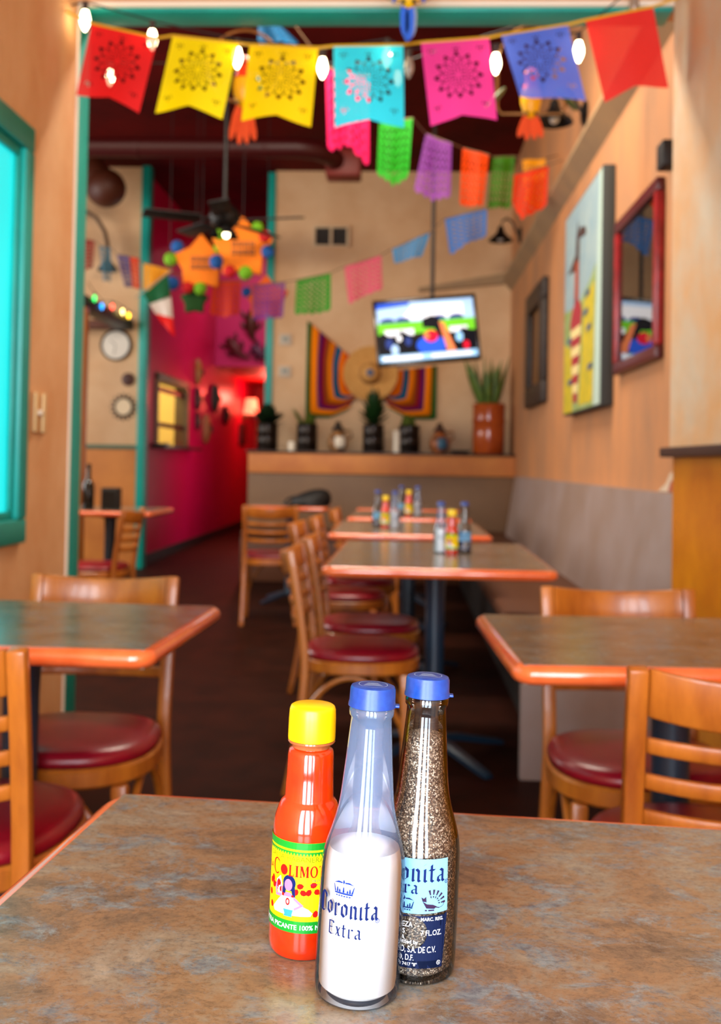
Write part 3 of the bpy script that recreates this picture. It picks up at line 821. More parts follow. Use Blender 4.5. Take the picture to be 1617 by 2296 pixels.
for s, sz, u, v, xs_ in (('MARC. REG.', 0.0030, 0.0170, 0.0418, 0.95), ('7 FL.OZ.', 0.0048, 0.0162, 0.0326, 0.8), ('CERVEZA', 0.0046, -0.0030, 0.0376, 0.8),
                         ('MAS', 0.0043, -0.0075, 0.0334, 0.8), ('FINA', 0.0043, -0.0075, 0.0293, 0.8), ('bottled by', 0.0034, 0.0008, 0.0272, 0.95),
                         ('CERVECERIA MODELO, S.A. DE C.V.', 0.0056, 0.0128, 0.0218, 0.64), ('MEXICO, D.F.', 0.0052, -0.0012, 0.0168, 0.66), ('7417 "8"', 0.0028, 0.0008, 0.0134, 0.95)):
    wt.join(text_flat(s, sz, u, v, 'RIGHT', xs_, 0.00005))
wt.p = [q for q in wt.p if all(-0.034 < x for x, y in q)]
ring(wt, 0.0150, 0.0150, 0.0014, 0.0014, 0.0003, 0.0003); wt.join(text_flat('R', 0.002, 0.0150, 0.0143, 'CENTER'))
# right-aligned text sits left of its anchor already
bent('lettering', wt, r_of_corona, 0, 0.0006, M_WPRINT, pb)

# hot sauce
HS = [(0.0215, 0.0), (0.0232, 0.0025), (0.0236, 0.007), (0.0236, 0.012), (0.0234, 0.076), (0.0236, 0.082), (0.0228, 0.088), (0.0208, 0.0945), (0.0188, 0.0990), (0.0172, 0.1005), (0.0166, 0.1020), (0.0160, 0.118), (0.0157, 0.130), (0.0150, 0.1335), (0.0128, 0.1350), (0.0126, 0.1385)]


def sauce_bottle(label, loc, lean):
    t = thing('hot_sauce_bottle', label, 'bottle', loc); t.rotation_euler = (0, R(lean), 0)
    MB().lathe([(0.0, 0.001)] + HS, 64).build('sauce_body', M_SAUCE, t, ang=50)
    MB().lathe([(0.0125, 0.1350), (0.0130, 0.1352), (0.0130, 0.1380), (0.0158, 0.1385), (0.0162, 0.1393), (0.0158, 0.1402), (0.0125, 0.1402)], 40).build('neck_ring', mat('amber_clear_neck', srgb(170, 90, 50), 0.12, coat=0.5), t)
    cp = [(0.0150, 0.1404), (0.0161, 0.1406), (0.0162, 0.1430), (0.0161, 0.1545), (0.0160, 0.1560), (0.0158, 0.1605), (0.0150, 0.1628), (0.0138, 0.1636), (0.0, 0.1636)]
    MB().lathe(cp, 64).build('cap', M_YCAP, t)
    return t


hs = sauce_bottle('hot sauce bottle with yellow cap and yellow label, beside the salt bottle', (-0.0632, 0.705, 0.7505), 1.4)
rh = lambda z: 0.0236
a0, a1 = -0.046, 0.046
bent('label_paper', Flat().rect(a0, 0.0185, a1, 0.0775), rh, 0, 0.0002, M_YLAB, hs)
bent('label_band', Flat().rect(a0, 0.0185, a1, 0.0262), rh, 0, 0.0004, M_GLAB, hs)
bent('label_band', Flat().rect(a0, 0.0730, a1, 0.0775), rh, 0, 0.0004, M_GLAB, hs)
g = Flat().rect(a0, 0.0706, a1, 0.0716)
k = a0
while k < a1 - 0.002:
    g.poly([(k, 0.0708), (k + 0.0021, 0.0708), (k + 0.00105, 0.0686)]); k += 0.0022
bent('label_zigzag', g, rh, 0, 0.0004, M_GLAB, hs)
bent('lettering', text_flat('SALSA HABANERA', 0.0046, 0.0140, 0.0652, 'RIGHT', 1.10), rh, 0, 0.0004, M_OLIVE, hs)
t = Flat(); x = -0.0238
for ch, hh_, s in (('C', 0.0100, 0.0072), ('*', 0, 0), ('L', 0.0074, 0.0058), ('I', 0.0074, 0.0058), ('M', 0.0074, 0.0058), ('O', 0.0074, 0.0058), ('T', 0.0074, 0.0058), ('A', 0.0074, 0.0058)):
    if ch == '*':
        t.poly(ell(x + 0.0031, 0.0586, 0.0029, 0.0035)); SUNX = x + 0.0031; x += 0.0066; continue
    f, adv = serif(ch)
    t.join(f.xf(s, x, 0.0552 - (0.0008 if ch == 'C' else 0), hh_)); x += adv * s + 0.0003
bent('lettering', t, rh, 0, 0.0006, M_RPRINT, hs)
bent('lettering', text_flat('LA', 0.0055, -0.0282, 0.0560, 'CENTER'), rh, 0, 0.0004, M_RPRINT, hs)
ray = Flat()
for k in range(14):
    a = 2 * PI * k / 14; ca, sa = math.cos(a), math.sin(a); cx_, cy_ = SUNX, 0.0586
    ray.poly([(cx_ + ca * 0.0062 - sa * 0.0002, cy_ + sa * 0.0070 + ca * 0.0002), (cx_ + ca * 0.0095, cy_ + sa * 0.0105), (cx_ + ca * 0.0062 + sa * 0.0002, cy_ + sa * 0.0070 - ca * 0.0002)])
bent('sun_rays', ray, rh, 0, 0.00035, mat('pale_gold_print', srgb(226, 200, 30), 0.4), hs)
bent('lettering', text_flat('DE COLIMA', 0.0022, 0.0118, 0.0522, 'CENTER').join(text_flat('HECHO EN MEXICO', 0.0015, 0.0118, 0.0500, 'CENTER')), rh, 0, 0.0004, M_NAVY, hs)
bent('lettering', text_flat('EXTRA PICANTE 100% NATURAL', 0.0044, -0.0030, 0.0208, 'CENTER', 0.98, 0.00008), rh, 0, 0.0006, M_WPRINT, hs)
# peppers scattered on the label
pep = Flat()
for u, v, a in ((-0.0016, 0.0492, 10), (-0.0044, 0.0450, 60), (0.0006, 0.0450, -30), (0.0072, 0.0500, 10), (0.0042, 0.0452, 60), (0.0098, 0.0455, -20), (-0.0176, 0.0490, 100), (-0.0196, 0.0462, 140), (-0.0228, 0.0462, 80), (-0.0150, 0.0452, 70),
                (-0.0242, 0.0500, 90), (-0.0262, 0.0480, 60), (-0.0270, 0.0400, 90), (-0.0250, 0.0325, 95), (0.0092, 0.0310, 80), (0.0150, 0.0480, 40), (0.0180, 0.0400, 20)):
    base = [(0.0, 0.0026), (0.0015, 0.0014), (0.0019, -0.0004), (0.0010, -0.0020), (-0.0010, -0.0020), (-0.0019, -0.0004), (-0.0015, 0.0014)]
    ca, sa = math.cos(R(a - 90)), math.sin(R(a - 90))
    pep.poly([(u + p * ca - q * sa, v + p * sa + q * ca) for p, q in base])
bent('pepper_print', pep, rh, 0, 0.0004, M_RPRINT, hs)
# cooking figure printed on the label
FX, FY, FS = -0.0105, 0.0288 - 0.0262 * 1.42, 1.42
pk = mat('rose_print', srgb(236, 120, 168), 0.4)
wh = Flat()
wh.poly([(-0.0075, 0.0268), (-0.0085, 0.0285), (-0.0060, 0.0315), (-0.0030, 0.0350), (0.0032, 0.0350), (0.0060, 0.0322), (0.0105, 0.0300), (0.0125, 0.0282), (0.0115, 0.0268)])
wh.poly([(-0.0066, 0.0415), (-0.0040, 0.0440), (-0.0028, 0.0395), (-0.0030, 0.0345), (-0.0052, 0.0345)])
bent('figure_skirt', wh.xf(FS, FX, FY), rh, 0, 0.0004, M_WPRINT, hs)
hr = Flat().poly(ell(0.0009, 0.0415, 0.0033, 0.0037)).poly([(-0.0022, 0.0415), (0.0000, 0.0415), (-0.0012, 0.0352), (-0.0026, 0.0362)]).poly([(0.0016, 0.0430), (0.0038, 0.0410), (0.0042, 0.0355), (0.0032, 0.0345), (0.0022, 0.0380)])
bent('figure_hair', hr.xf(FS, FX, FY), rh, 0, 0.0005, M_NAVY, hs)
sk = Flat().poly(ell(0.0006, 0.0406, 0.0020, 0.0027)).poly([(-0.0026, 0.0350), (0.0036, 0.0350), (0.0020, 0.0372), (-0.0004, 0.0372)])
sk.poly([(-0.0030, 0.0360), (-0.0030, 0.0345), (-0.0066, 0.0342), (-0.0072, 0.0380), (-0.0066, 0.0408), (-0.0060, 0.0408), (-0.0060, 0.0355)])
sk.poly([(0.0036, 0.0355), (0.0082, 0.0318), (0.0040, 0.0292), (0.0036, 0.0302), (0.0064, 0.0318), (0.0030, 0.0345)])
bent('figure_skin', sk.xf(FS, FX, FY), rh, 0, 0.0006, pk, hs)
ap = Flat().rect(-0.0026, 0.0308, 0.0034, 0.0352)
bent('figure_apron', ap.xf(FS, FX, FY), rh, 0, 0.0007, M_WPRINT, hs)
rd = Flat().rect(-0.0026, 0.0352, -0.0014, 0.0366).rect(0.0024, 0.0352, 0.0034, 0.0362); ring(rd, 0.0006, 0.0330, 0.0011, 0.0017, 0.0006, 0.0008)
bent('figure_trim', rd.xf(FS, FX, FY), rh, 0, 0.0008, M_RPRINT, hs)
bw = Flat().poly([(-0.0016, 0.0294), (0.0034, 0.0294), (0.0028, 0.0272), (0.0030, 0.0262), (-0.0014, 0.0262), (-0.0008, 0.0272)])
bent('figure_bowl', bw.xf(FS, FX, FY), rh, 0, 0.0008, mat('teal_blue_print', srgb(50, 150, 186), 0.4), hs)

# the same three bottles on the tables along the bench
sets = [('on the long table', (0.143, 3.84), (0.182, 3.79), (0.232, 3.86)),
        ('on the second bench table', (-0.040, 5.22), (-0.088, 5.27), (-0.130, 5.30)),
        ('on the third bench table', (0.092, 6.46), (0.037, 6.46), (-0.010, 6.52))]
for wh_, a, b, c in sets:
    for src, p, nm in ((sb, a, 'salt bottle with blue cap'), (hs, b, 'small hot sauce bottle with yellow cap'), (pb, c, 'pepper bottle with blue cap')):
        o = copy_tree(src); o.location = (p[0], p[1], 0.7505); o.rotation_euler = (0, 0, R(20) if src is pb else R(50) if src is sb else 0)
        o['label'] = nm + ' ' + wh_; o['group'] = 'condiment bottles on the bench tables'


# ================================================================== bunting
def flag_mesh(P, Y, mask, nu, nv, wave, n_wave=1.5, ph=0.0, tilt=0.0):
    """P = top-left, top-right, bottom-right, notch, bottom-left as (x, z)"""
    TL, TR, BR, NO, BLc = [np.array(p) for p in P]
    u = np.linspace(0, 1, nu + 1); v = np.linspace(0, 1, nv + 1)
    U, V = np.meshgrid(u, v)
    top = TL[None, None, :] * (1 - U)[..., None] + TR[None, None, :] * U[..., None]
    k = np.clip(U * 2, 0, 1)[..., None]; k2 = np.clip(U * 2 - 1, 0, 1)[..., None]
    bot = np.where(U[..., None] <= 0.5, BLc * (1 - k) + NO * k, NO * (1 - k2) + BR * k2)
    Q = top * (1 - V)[..., None] + bot * V[..., None]
    yy = Y + wave * np.sin(2 * PI * n_wave * U + ph) * (0.15 + 0.85 * V) - tilt * V
    verts = np.stack([Q[..., 0], yy, Q[..., 1]], -1).reshape(-1, 3)
    Uc = (U[:-1, :-1] + U[1:, 1:]) / 2; Vc = (V[:-1, :-1] + V[1:, 1:]) / 2
    keep = ~mask(Uc, Vc)
    idx = np.arange((nu + 1) * (nv + 1)).reshape(nv + 1, nu + 1)
    q = np.stack([idx[:-1, :-1], idx[:-1, 1:], idx[1:, 1:], idx[1:, :-1]], -1)[keep]
    used = np.unique(q); remap = -np.ones(len(verts), int); remap[used] = np.arange(len(used))
    return verts[used].tolist(), remap[q].tolist()


def medallion(U, V):
    x = (U - 0.5); y = (V - 0.46) * 1.17
    r = np.hypot(x, y); th = np.arctan2(y, x)
    m = np.zeros(U.shape, bool)

    def dots(r0, n, rad, off=0.0, elong=1.0):
        a = (th - off + PI / n) % (2 * PI / n) - PI / n
        dx = r * np.cos(a) - r0; dy = r * np.sin(a)
        return (dx / elong) ** 2 + dy ** 2 < rad ** 2
    m |= dots(0.335, 12, 0.027) | dots(0.302, 12, 0.016, 0.085) | dots(0.302, 12, 0.016, -0.085) | dots(0.30, 12, 0.008, 0, 1.6)
    o = PI / 12
    m |= dots(0.258, 12, 0.019, o) | dots(0.232, 12, 0.011, o + 0.085) | dots(0.232, 12, 0.011, o - 0.085)
    m |= dots(0.185, 24, 0.008, 0, 2.2) | dots(0.145, 24, 0.007, PI / 24, 1.8) | dots(0.105, 12, 0.010, 0, 1.6)
    m |= dots(0.068, 8, 0.013)
    for cx, cy in ((-0.36, -0.40), (0.36, -0.40), (-0.36, 0.42), (0.36, 0.42), (0, -0.40)):
        for dx, dy, q in ((0, 0, 0.017), (0.045, 0, 0.012), (-0.045, 0, 0.012), (0.0, 0.04, 0.012), (0.03, -0.032, 0.010), (-0.03, -0.032, 0.010)):
            m |= (x - cx - dx) ** 2 + (y - cy - dy) ** 2 < q ** 2
    return m


def lace(seed, dens=0.5, scal=5):
    rng = np.random.default_rng(seed)
    ph = rng.uniform(0, 6.28, 8)

    def f(U, V):
        g = np.sin(2 * PI * 7 * U + ph[0]) * np.sin(2 * PI * 8 * V + ph[1]) + 0.7 * np.sin(2 * PI * (3 * U + 4 * V) + ph[2]) * np.sin(2 * PI * (4 * V - 3 * U) + ph[3])
        m = (g > dens) & (U > 0.07) & (U < 0.93) & (V > 0.10) & (V < 0.90)
        return m | (V > 0.94 + 0.06 * np.abs(np.sin(PI * scal * U)))
    return f


def solid(U, V): return np.zeros(U.shape, bool)


def paper(name, r, g, b, tr=0.35, see=0.06):
    return mat(name, srgb(r, g, b), 0.55, spec=0.2, transmit=tr, see=see)


F_RED = paper('red_plastic', 240, 34, 34); F_YEL = paper('yellow_plastic', 255, 226, 0); F_YEL2 = paper('golden_yellow_plastic', 255, 214, 0)
F_CYAN = paper('cyan_plastic', 52, 220, 246, see=0.02); F_PINK = paper('pink_plastic', 250, 66, 160); F_BLUE = paper('periwinkle_plastic', 92, 122, 236, see=0.12)
F_RED2 = paper('coral_red_plastic', 240, 48, 44, see=0.05)

bun = thing('bunting', 'string of seven swallow-tailed plastic flags across the teal header', 'bunting', (0, 0, 0))
FL = [
    ('red', F_RED, medallion, [(-1.096, 2.574), (-0.866, 2.523), (-0.919, 2.257), (-1.024, 2.312), (-1.137, 2.318)]),
    ('yellow', F_YEL, medallion, [(-0.814, 2.531), (-0.586, 2.505), (-0.635, 2.240), (-0.747, 2.281), (-0.865, 2.260)]),
    ('golden yellow', F_YEL2, medallion, [(-0.548, 2.500), (-0.313, 2.490), (-0.332, 2.213), (-0.448, 2.251), (-0.569, 2.232)]),
    ('cyan', F_CYAN, medallion, [(-0.261, 2.496), (-0.024, 2.500), (-0.017, 2.208), (-0.134, 2.241), (-0.250, 2.207)]),
    ('pink', F_PINK, medallion, [(0.035, 2.508), (0.265, 2.525), (0.293, 2.234), (0.178, 2.258), (0.072, 2.213)]),
    ('periwinkle blue', F_BLUE, medallion, [(0.305, 2.534), (0.528, 2.569), (0.589, 2.304), (0.455, 2.312), (0.370, 2.318)]),
    ('coral red', F_RED2, solid, [(0.587, 2.584), (0.812, 2.629), (0.864, 2.350), (0.749, 2.350), (0.653, 2.301)]),
]
for i, (nm, m_, mk_, P) in enumerate(FL):
    vs, fs = flag_mesh(P, 3.45, mk_, 110, 126, 0.010, 1.0, i * 1.3, 0.02)
    o = MB().add(vs, fs).build('flag', m_, bun, ang=80)
    o['label'] = nm + ' flag with ' + ('a cut-out flower medallion' if mk_ is medallion else 'plain surface')
cp = [(-1.185, 2.615)]
for _, _, _, P in FL: cp += [P[0], P[1]]
cp += [(0.90, 2.66)]
MB().tube([(x, 3.45, z) for x, z in cp], 0.0045, 6).build('cord', M_YELLOWCORD, bun)


def garland(label, flags, ends, seed0, group='papel picado garlands'):
    g = thing('paper_garland', label, 'bunting', (0, 0, 0), 0, group)
    pts = [ends[0]]
    for k, (P, Y, m_, nm) in enumerate(flags):
        vs, fs = flag_mesh(P, Y, lace(seed0 + k), 56, 60, 0.018, 1.4, k * 1.7, 0.0)
        o = MB().add(vs, fs).build('flag', m_, g, ang=80); o['label'] = nm
        pts += [(P[0][0], Y, P[0][1]), (P[1][0], Y, P[1][1])]
    pts.append(ends[1])
    MB().tube(pts, 0.004, 6).build('cord', M_CORD, g)
    return g


F2 = dict(pink=paper('rose_tissue', 232, 24, 96), green=paper('green_tissue', 32, 158, 30), purple=paper('purple_tissue', 140, 66, 164, see=0.2), orange=paper('orange_tissue', 250, 78, 4),
          green2=paper('moss_tissue', 64, 132, 14), yel=paper('amber_tissue', 250, 168, 4), red=paper('vermilion_tissue', 236, 56, 10), blue=paper('blue_tissue', 44, 128, 220, see=0.15), sky=paper('sky_tissue', 24, 150, 216, see=0.1),
          rose=paper('pale_rose_tissue', 226, 78, 118, see=0.15), teal=paper('faded_teal_tissue', 70, 120, 140, see=0.25), indigo=paper('indigo_tissue', 74, 66, 140, see=0.15), dkred=paper('dark_red_tissue', 150, 16, 26), petrol=paper('petrol_tissue', 8, 84, 128))
garland('rose, green, purple and orange cut paper garland rising to the picture wall', [
    ([(-0.433, 3.106), (-0.208, 3.060), (-0.200, 2.590), (-0.311, 2.692), (-0.414, 2.672)], 5.2, F2['pink'], 'rose cut paper flag'),
    ([(-0.165, 2.960), (0.018, 2.978), (-0.001, 2.646), (-0.086, 2.601), (-0.173, 2.669)], 5.6, F2['green'], 'green cut paper flag'),
    ([(0.102, 3.086), (0.260, 3.027), (0.257, 2.692), (0.149, 2.678), (0.035, 2.732)], 6.2, F2['purple'], 'purple cut paper flag'),
    ([(0.346, 3.124), (0.516, 3.081), (0.483, 2.749), (0.418, 2.740), (0.332, 2.748)], 6.6, F2['orange'], 'orange cut paper flag'),
    ([(0.574, 3.187), (0.726, 3.194), (0.701, 2.833), (0.620, 2.830), (0.543, 2.832)], 7.0, F2['green2'], 'moss green cut paper flag'),
    ([(0.778, 3.179), (0.935, 3.186), (0.933, 2.844), (0.867, 2.822), (0.800, 2.889)], 7.02, F2['yel'], 'amber cut paper flag'),
], [(-0.80, 4.6, 3.42), (1.035, 7.2, 3.26)], 3)
garland('short red paper garland in front of the amber flag by the picture wall', [
    ([(0.713, 3.041), (0.942, 3.103), (0.934, 2.828), (0.763, 2.729), (0.700, 2.857)], 6.9, F2['red'], 'vermilion cut paper flag')], [(0.66, 6.9, 3.0), (1.035, 6.9, 3.14)], 40)
garland('blue, rose, green and violet garland strung under the white vent', [
    ([(0.571, 2.932), (0.270, 2.858), (0.313, 2.593), (0.440, 2.682), (0.568, 2.731)], 7.4, F2['blue'], 'blue cut paper flag'),
    ([(0.170, 2.806), (-0.109, 2.677), (-0.091, 2.564), (0.010, 2.60), (0.107, 2.622)], 7.6, F2['sky'], 'sky blue cut paper flag'),
    ([(-0.196, 2.670), (-0.478, 2.579), (-0.435, 2.282), (-0.327, 2.351), (-0.182, 2.404)], 7.8, F2['rose'], 'pale rose cut paper flag'),
    ([(-0.595, 2.567), (-0.864, 2.508), (-0.876, 2.237), (-0.736, 2.239), (-0.589, 2.269)], 8.0, F2['green'], 'bright green cut paper flag'),
    ([(-0.975, 2.529), (-1.235, 2.497), (-1.229, 2.216), (-1.110, 2.22), (-0.988, 2.240)], 8.2, F2['purple'], 'violet cut paper flag'),
    ([(-1.369, 2.568), (-1.599, 2.565), (-1.616, 2.287), (-1.493, 2.263), (-1.382, 2.290)], 8.4, F2['orange'], 'orange-red cut paper flag'),
], [(1.035, 7.2, 3.02), (-2.57, 9.9, 2.95)], 60)
garland('faded red, teal and indigo garland over the coloured bar lights', [
    ([(-2.843, 2.995), (-2.725, 2.977), (-2.735, 2.742), (-2.78, 2.72), (-2.836, 2.702)], 8.8, F2['dkred'], 'dark red paper flag'),
    ([(-2.684, 2.938), (-2.582, 2.919), (-2.567, 2.608), (-2.60, 2.62), (-2.646, 2.619)], 8.8, F2['teal'], 'faded teal paper flag'),
    ([(-2.525, 2.861), (-2.415, 2.843), (-2.378, 2.571), (-2.41, 2.57), (-2.448, 2.570)], 8.8, F2['indigo'], 'indigo paper flag'),
    ([(-2.383, 2.824), (-2.304, 2.805), (-2.283, 2.533), (-2.31, 2.54), (-2.350, 2.551)], 8.7, F2['red'], 'vermilion paper flag'),
    ([(-2.082, 2.631), (-1.862, 2.580), (-1.940, 2.402), (-2.00, 2.41), (-2.085, 2.418)], 8.0, F2['yel'], 'amber paper flag'),
], [(-3.10, 8.9, 3.08), (-1.845, 7.95, 2.70)], 80)
garland('petrol blue paper pennant under the dark red ceiling', [
    ([(-0.828, 3.491), (-0.750, 3.491), (-0.601, 3.352), (-0.72, 3.352), (-0.830, 3.352)], 5.5, F2['petrol'], 'petrol blue paper pennant')], [(-1.00, 5.5, 3.50), (-0.50, 5.5, 3.49)], 90)

mf = thing('tricolour_flag', 'green, white and red tricolour pennant hanging by the magenta wall', 'flag', (0, 0, 0))
a, b, c, d = (-2.046, 2.366), (-1.853, 2.525), (-1.790, 2.033), (-1.905, 2.150)
L2 = lambda p, q, k: (p[0] + (q[0] - p[0]) * k, p[1] + (q[1] - p[1]) * k)
for k0, k1, m_, nm in ((0, 0.36, paper('flag_green', 10, 92, 50, 0.3, 0), 'green_band'), (0.36, 0.70, paper('flag_white', 226, 216, 208, 0.3, 0), 'white_band'), (0.70, 1.0, paper('flag_red', 232, 24, 18, 0.3, 0), 'red_band')):
    q = [L2(a, d, k0), L2(b, c, k0), L2(b, c, k1), L2(a, d, k1)]
    vs, fs = flag_mesh([q[0], q[1], q[2], L2(q[2], q[3], .5), q[3]], 7.88, solid, 12, 8, 0.02, 1, 0)
    MB().add(vs, fs).build(nm, m_, mf, ang=80)
MB().tube([(a[0] - 0.06, 7.88, a[1] - 0.03), (b[0] + 0.03, 7.88, b[1] + 0.03)], 0.006, 8).build('stick', mat('grey_stick', srgb(150, 140, 128), 0.5), mf)

MB().tube([(-1.85, 7.90, 2.54), (-1.85, 7.90, ZC)], 0.0025, 6).build('hanging_string', M_BLACK, mf)

# ================================================================== string lights
M_BULB = mat('lit_filament_bulb', (1.0, 0.80, 0.48, 1), 0.2, emit=16)
M_BULBOFF = mat('unlit_bulb', srgb(150, 130, 112), 0.15)
M_SOCK = mat('dark_socket', srgb(52, 40, 34), 0.5)


def string_lights(label, bulbs, ends, scale=1.0, mats=None):
    t = thing('string_lights', label, 'lights', (0, 0, 0))
    pts = [ends[0]] + [(x, y, z + 0.062 * scale) for x, y, z, on in bulbs] + [ends[1]]
    MB().tube(pts, 0.003, 6).build('wire', M_BLACK, t)
    for k, (x, y, z, on) in enumerate(bulbs):
        s = MB().lathe([(0.0, 0.030), (0.010, 0.030), (0.011, 0.060), (0.007, 0.064), (0.0, 0.064)], 14, (x, y, z), Matrix.Scale(scale, 4)).build('socket', M_SOCK, t)
        pr = [(0.009, 0.032), (0.012, 0.022), (0.0165, 0.004), (0.017, -0.008), (0.013, -0.022), (0.008, -0.032), (0.004, -0.040), (0.0, -0.042)]
        MB().lathe(pr, 18, (x, y, z), Matrix.Scale(scale, 4)).build('bulb', (mats[k] if mats else M_BULB) if on else M_BULBOFF, s, ang=60)
    return t


string_lights('warm filament bulb string hanging with the seven plastic flags', [
    (-1.135, 3.50, 2.609, 1), (-0.897, 3.50, 2.541, 1), (-0.598, 3.50, 2.478, 1), (-0.302, 3.50, 2.443, 1), (-0.080, 3.50, 2.479, 1), (-0.004, 3.50, 2.444, 0),
    (0.293, 3.50, 2.459, 1), (0.574, 3.50, 2.501, 1), (0.760, 3.50, 2.660, 0)], [(-1.185, 3.50, 2.66), (0.925, 3.50, 2.70)])
string_lights('second filament bulb string in the dining room behind the flags', [
    (-1.34, 4.50, 2.787, 1), (-0.053, 4.50, 2.787, 1)], [(-2.4, 4.50, 3.3), (1.035, 4.50, 3.2)])


# ================================================================== carved parrots
def feather(mb, x0, z0, x1, z1, w, y, th=0.006):
    dx, dz = x1 - x0, z1 - z0; L = math.hypot(dx, dz); nx, nz = -dz / L, dx / L
    pts = []
    for k, s in ((0, 0.5), (0.35, 1.0), (0.75, 0.95), (0.92, 0.6), (1.0, 0.15)):
        pts.append((x0 + dx * k + nx * w * s / 2, z0 + dz * k + nz * w * s / 2))
    for k, s in ((1.0, 0.15), (0.92, 0.6), (0.75, 0.95), (0.35, 1.0), (0, 0.5)):
        pts.append((x0 + dx * k - nx * w * s / 2, z0 + dz * k - nz * w * s / 2))
    mb.prism(pts, y - th / 2, y + th / 2)


def parrot(label, loc, s, cols, square, hang, tail_len, wing_out=0.0, spread=1.15):
    """s = body height; origin on the perch"""
    t = thing('carved_parrot', label, 'ornament', loc)
    body, belly, wing, tail, tip = cols
    prof = [(0.0, -0.10), (0.10, -0.06), (0.17, 0.05), (0.215, 0.22), (0.225, 0.36), (0.20, 0.50), (0.155, 0.62), (0.135, 0.70), (0.150, 0.80), (0.145, 0.88), (0.10, 0.96), (0.0, 1.0)]
    mb = MB(); mb.lathe([(r * s, z * s) for r, z in prof], 24, (0, 0, 0), Matrix.Diagonal((1, 0.8, 1, 1)))
    mb.m = [0 if (sum(mb.v[i][2] for i in f) / len(f)) > 0.45 * s else 1 for f in mb.f]
    mb.build('body', [body, belly], t, ang=80)
    bk_ = MB(); bk_.tube([(0, -0.10 * s, 0.84 * s), (0, -0.19 * s, 0.82 * s), (0, -0.22 * s, 0.74 * s)], 0.05 * s, 10, scales=[1, 0.8, 0.15]); bk_.build('beak', M_BLACK, t)
    for q in (-1, 1):
        MB().ellipsoid((q * 0.10 * s, -0.085 * s, 0.86 * s), (0.03 * s,) * 3, 10, 6).build('eye', M_WPRINT, t)
        wm = MB(); wm.ellipsoid((q * (0.215 + wing_out) * s, 0.0, 0.32 * s), (0.065 * s, 0.14 * s, 0.33 * s), 14, 10, Matrix.Rotation(R(-q * (8 + 60 * wing_out)), 4, 'Y')); wm.build('wing', wing, t)
    for k, (dx, m_) in enumerate(((-0.22, tail), (-0.07, tail), (0.08, tail), (0.22, tip))):
        fm_ = MB(); feather(fm_, dx * 0.35 * s, 0.02 * s, dx * spread * s, -tail_len * (1.0 - 0.10 * (k % 3 == 0)), 0.15 * s, 0.02 * s + 0.008 * (k % 2), 0.008); fm_.build('tail_feather', m_, t)
    for q in (-1, 1): MB().ellipsoid((q * 0.08 * s, -0.05 * s, 0.0), (0.05 * s, 0.06 * s, 0.05 * s), 10, 6).build('foot', M_BLACKMETAL, t)
    if square:
        w2, hh = square
        pts = [(-w2, 0, 0.03)] + [(-w2, 0, hh * 0.55)] + [(-w2 * math.cos(R(a_)), 0, hh * 0.55 + hh * 0.45 * math.sin(R(a_))) for a_ in range(15, 180, 15)] + [(w2, 0, hh * 0.55), (w2, 0, 0.03), (w2 - 0.02, 0, 0), (-w2 + 0.02, 0, 0)]
    else:
        rr = hang[0]; pts = [(rr * math.cos(R(a_)), 0, rr + rr * math.sin(R(a_))) for a_ in range(-90, 270, 12)]
    MB().tube(pts, 0.0065, 8, closed=True).build('perch_ring', M_BRONZE, t)
    top = max(p[2] for p in pts)
    MB().tube([(0, 0, top), (0, 0, hang[1] - loc[2])], 0.002, 6).build('hanging_wire', M_BLACKMETAL, t)
    return t


PR = mat('scarlet_paint', srgb(236, 56, 18), 0.35); PO = mat('orange_paint', srgb(240, 84, 26), 0.35); PG = mat('green_paint', srgb(20, 104, 30), 0.4)
PY = mat('yellow_paint', srgb(250, 190, 10), 0.35); PB = mat('cobalt_paint', srgb(24, 96, 210), 0.35); PGR = mat('grey_green_paint', srgb(84, 104, 60), 0.4); PLB = mat('light_grey_blue_paint', srgb(150, 160, 180), 0.35)
parrot('carved scarlet parrot with green wings on a brass ring behind the yellow flags', (-0.690, 4.2, 2.565), 0.20, (PR, PY, PG, PO, PO), None, (0.152, 4.0), 0.17, 0.12)
parrot('carved parrot with orange tail on a squared brass perch behind the periwinkle flag', (0.545, 4.6, 2.660), 0.21, (PR, PY, PGR, PO, PO), (0.152, 0.40), (0, 4.0), 0.115, 0.55)
parrot('blue and yellow carved parrot hung before the teal header', (-0.008, 3.30, 2.575), 0.19, (PY, PY, PB, PB, PLB), None, (0.15, 3.05), 0.120, 0.0, 0.25)

# ================================================================== ceiling fan, ducts
fan = thing('ceiling_fan', 'black ceiling fan with one lit bulb on a long rod', 'fan', (-1.262, 7.0, 2.74))
MB().tube([(0, 0, 0.10), (0, 0, ZC - 2.74)], 0.014, 10).build('down_rod', M_BLACKMETAL, fan)
MB().lathe([(0.0, -0.06), (0.05, -0.06), (0.09, -0.03), (0.11, 0.02), (0.10, 0.06), (0.06, 0.10), (0.02, 0.12), (0.0, 0.12)], 24).build('motor', M_BLACKMETAL, fan)
for k in range(5):
    a_ = R(-12 + 72 * k); ca, sa = math.cos(a_), math.sin(a_)
    bl = MB(); m4 = Matrix.Rotation(a_, 4, 'Z') @ Matrix.Translation((0, 0, -0.005)) @ Matrix.Rotation(R(12), 4, 'X')
    bl.box(0.10, 0.20, -0.02, 0.02, -0.004, 0.004, m4); bl.box(0.18, 0.56, -0.065, 0.065, -0.005, 0.005, m4)
    bl.build('blade', M_BLACK, fan, bevel=0.003)
for k in range(3):
    a_ = R(-70 + 120 * k)
    MB().lathe([(0.0, -0.02), (0.02, -0.03), (0.035, -0.07), (0.045, -0.085), (0.03, -0.07)], 14, (0.075 * math.cos(a_), 0.075 * math.sin(a_), -0.03)).build('lamp_cup', M_BLACKMETAL, fan)
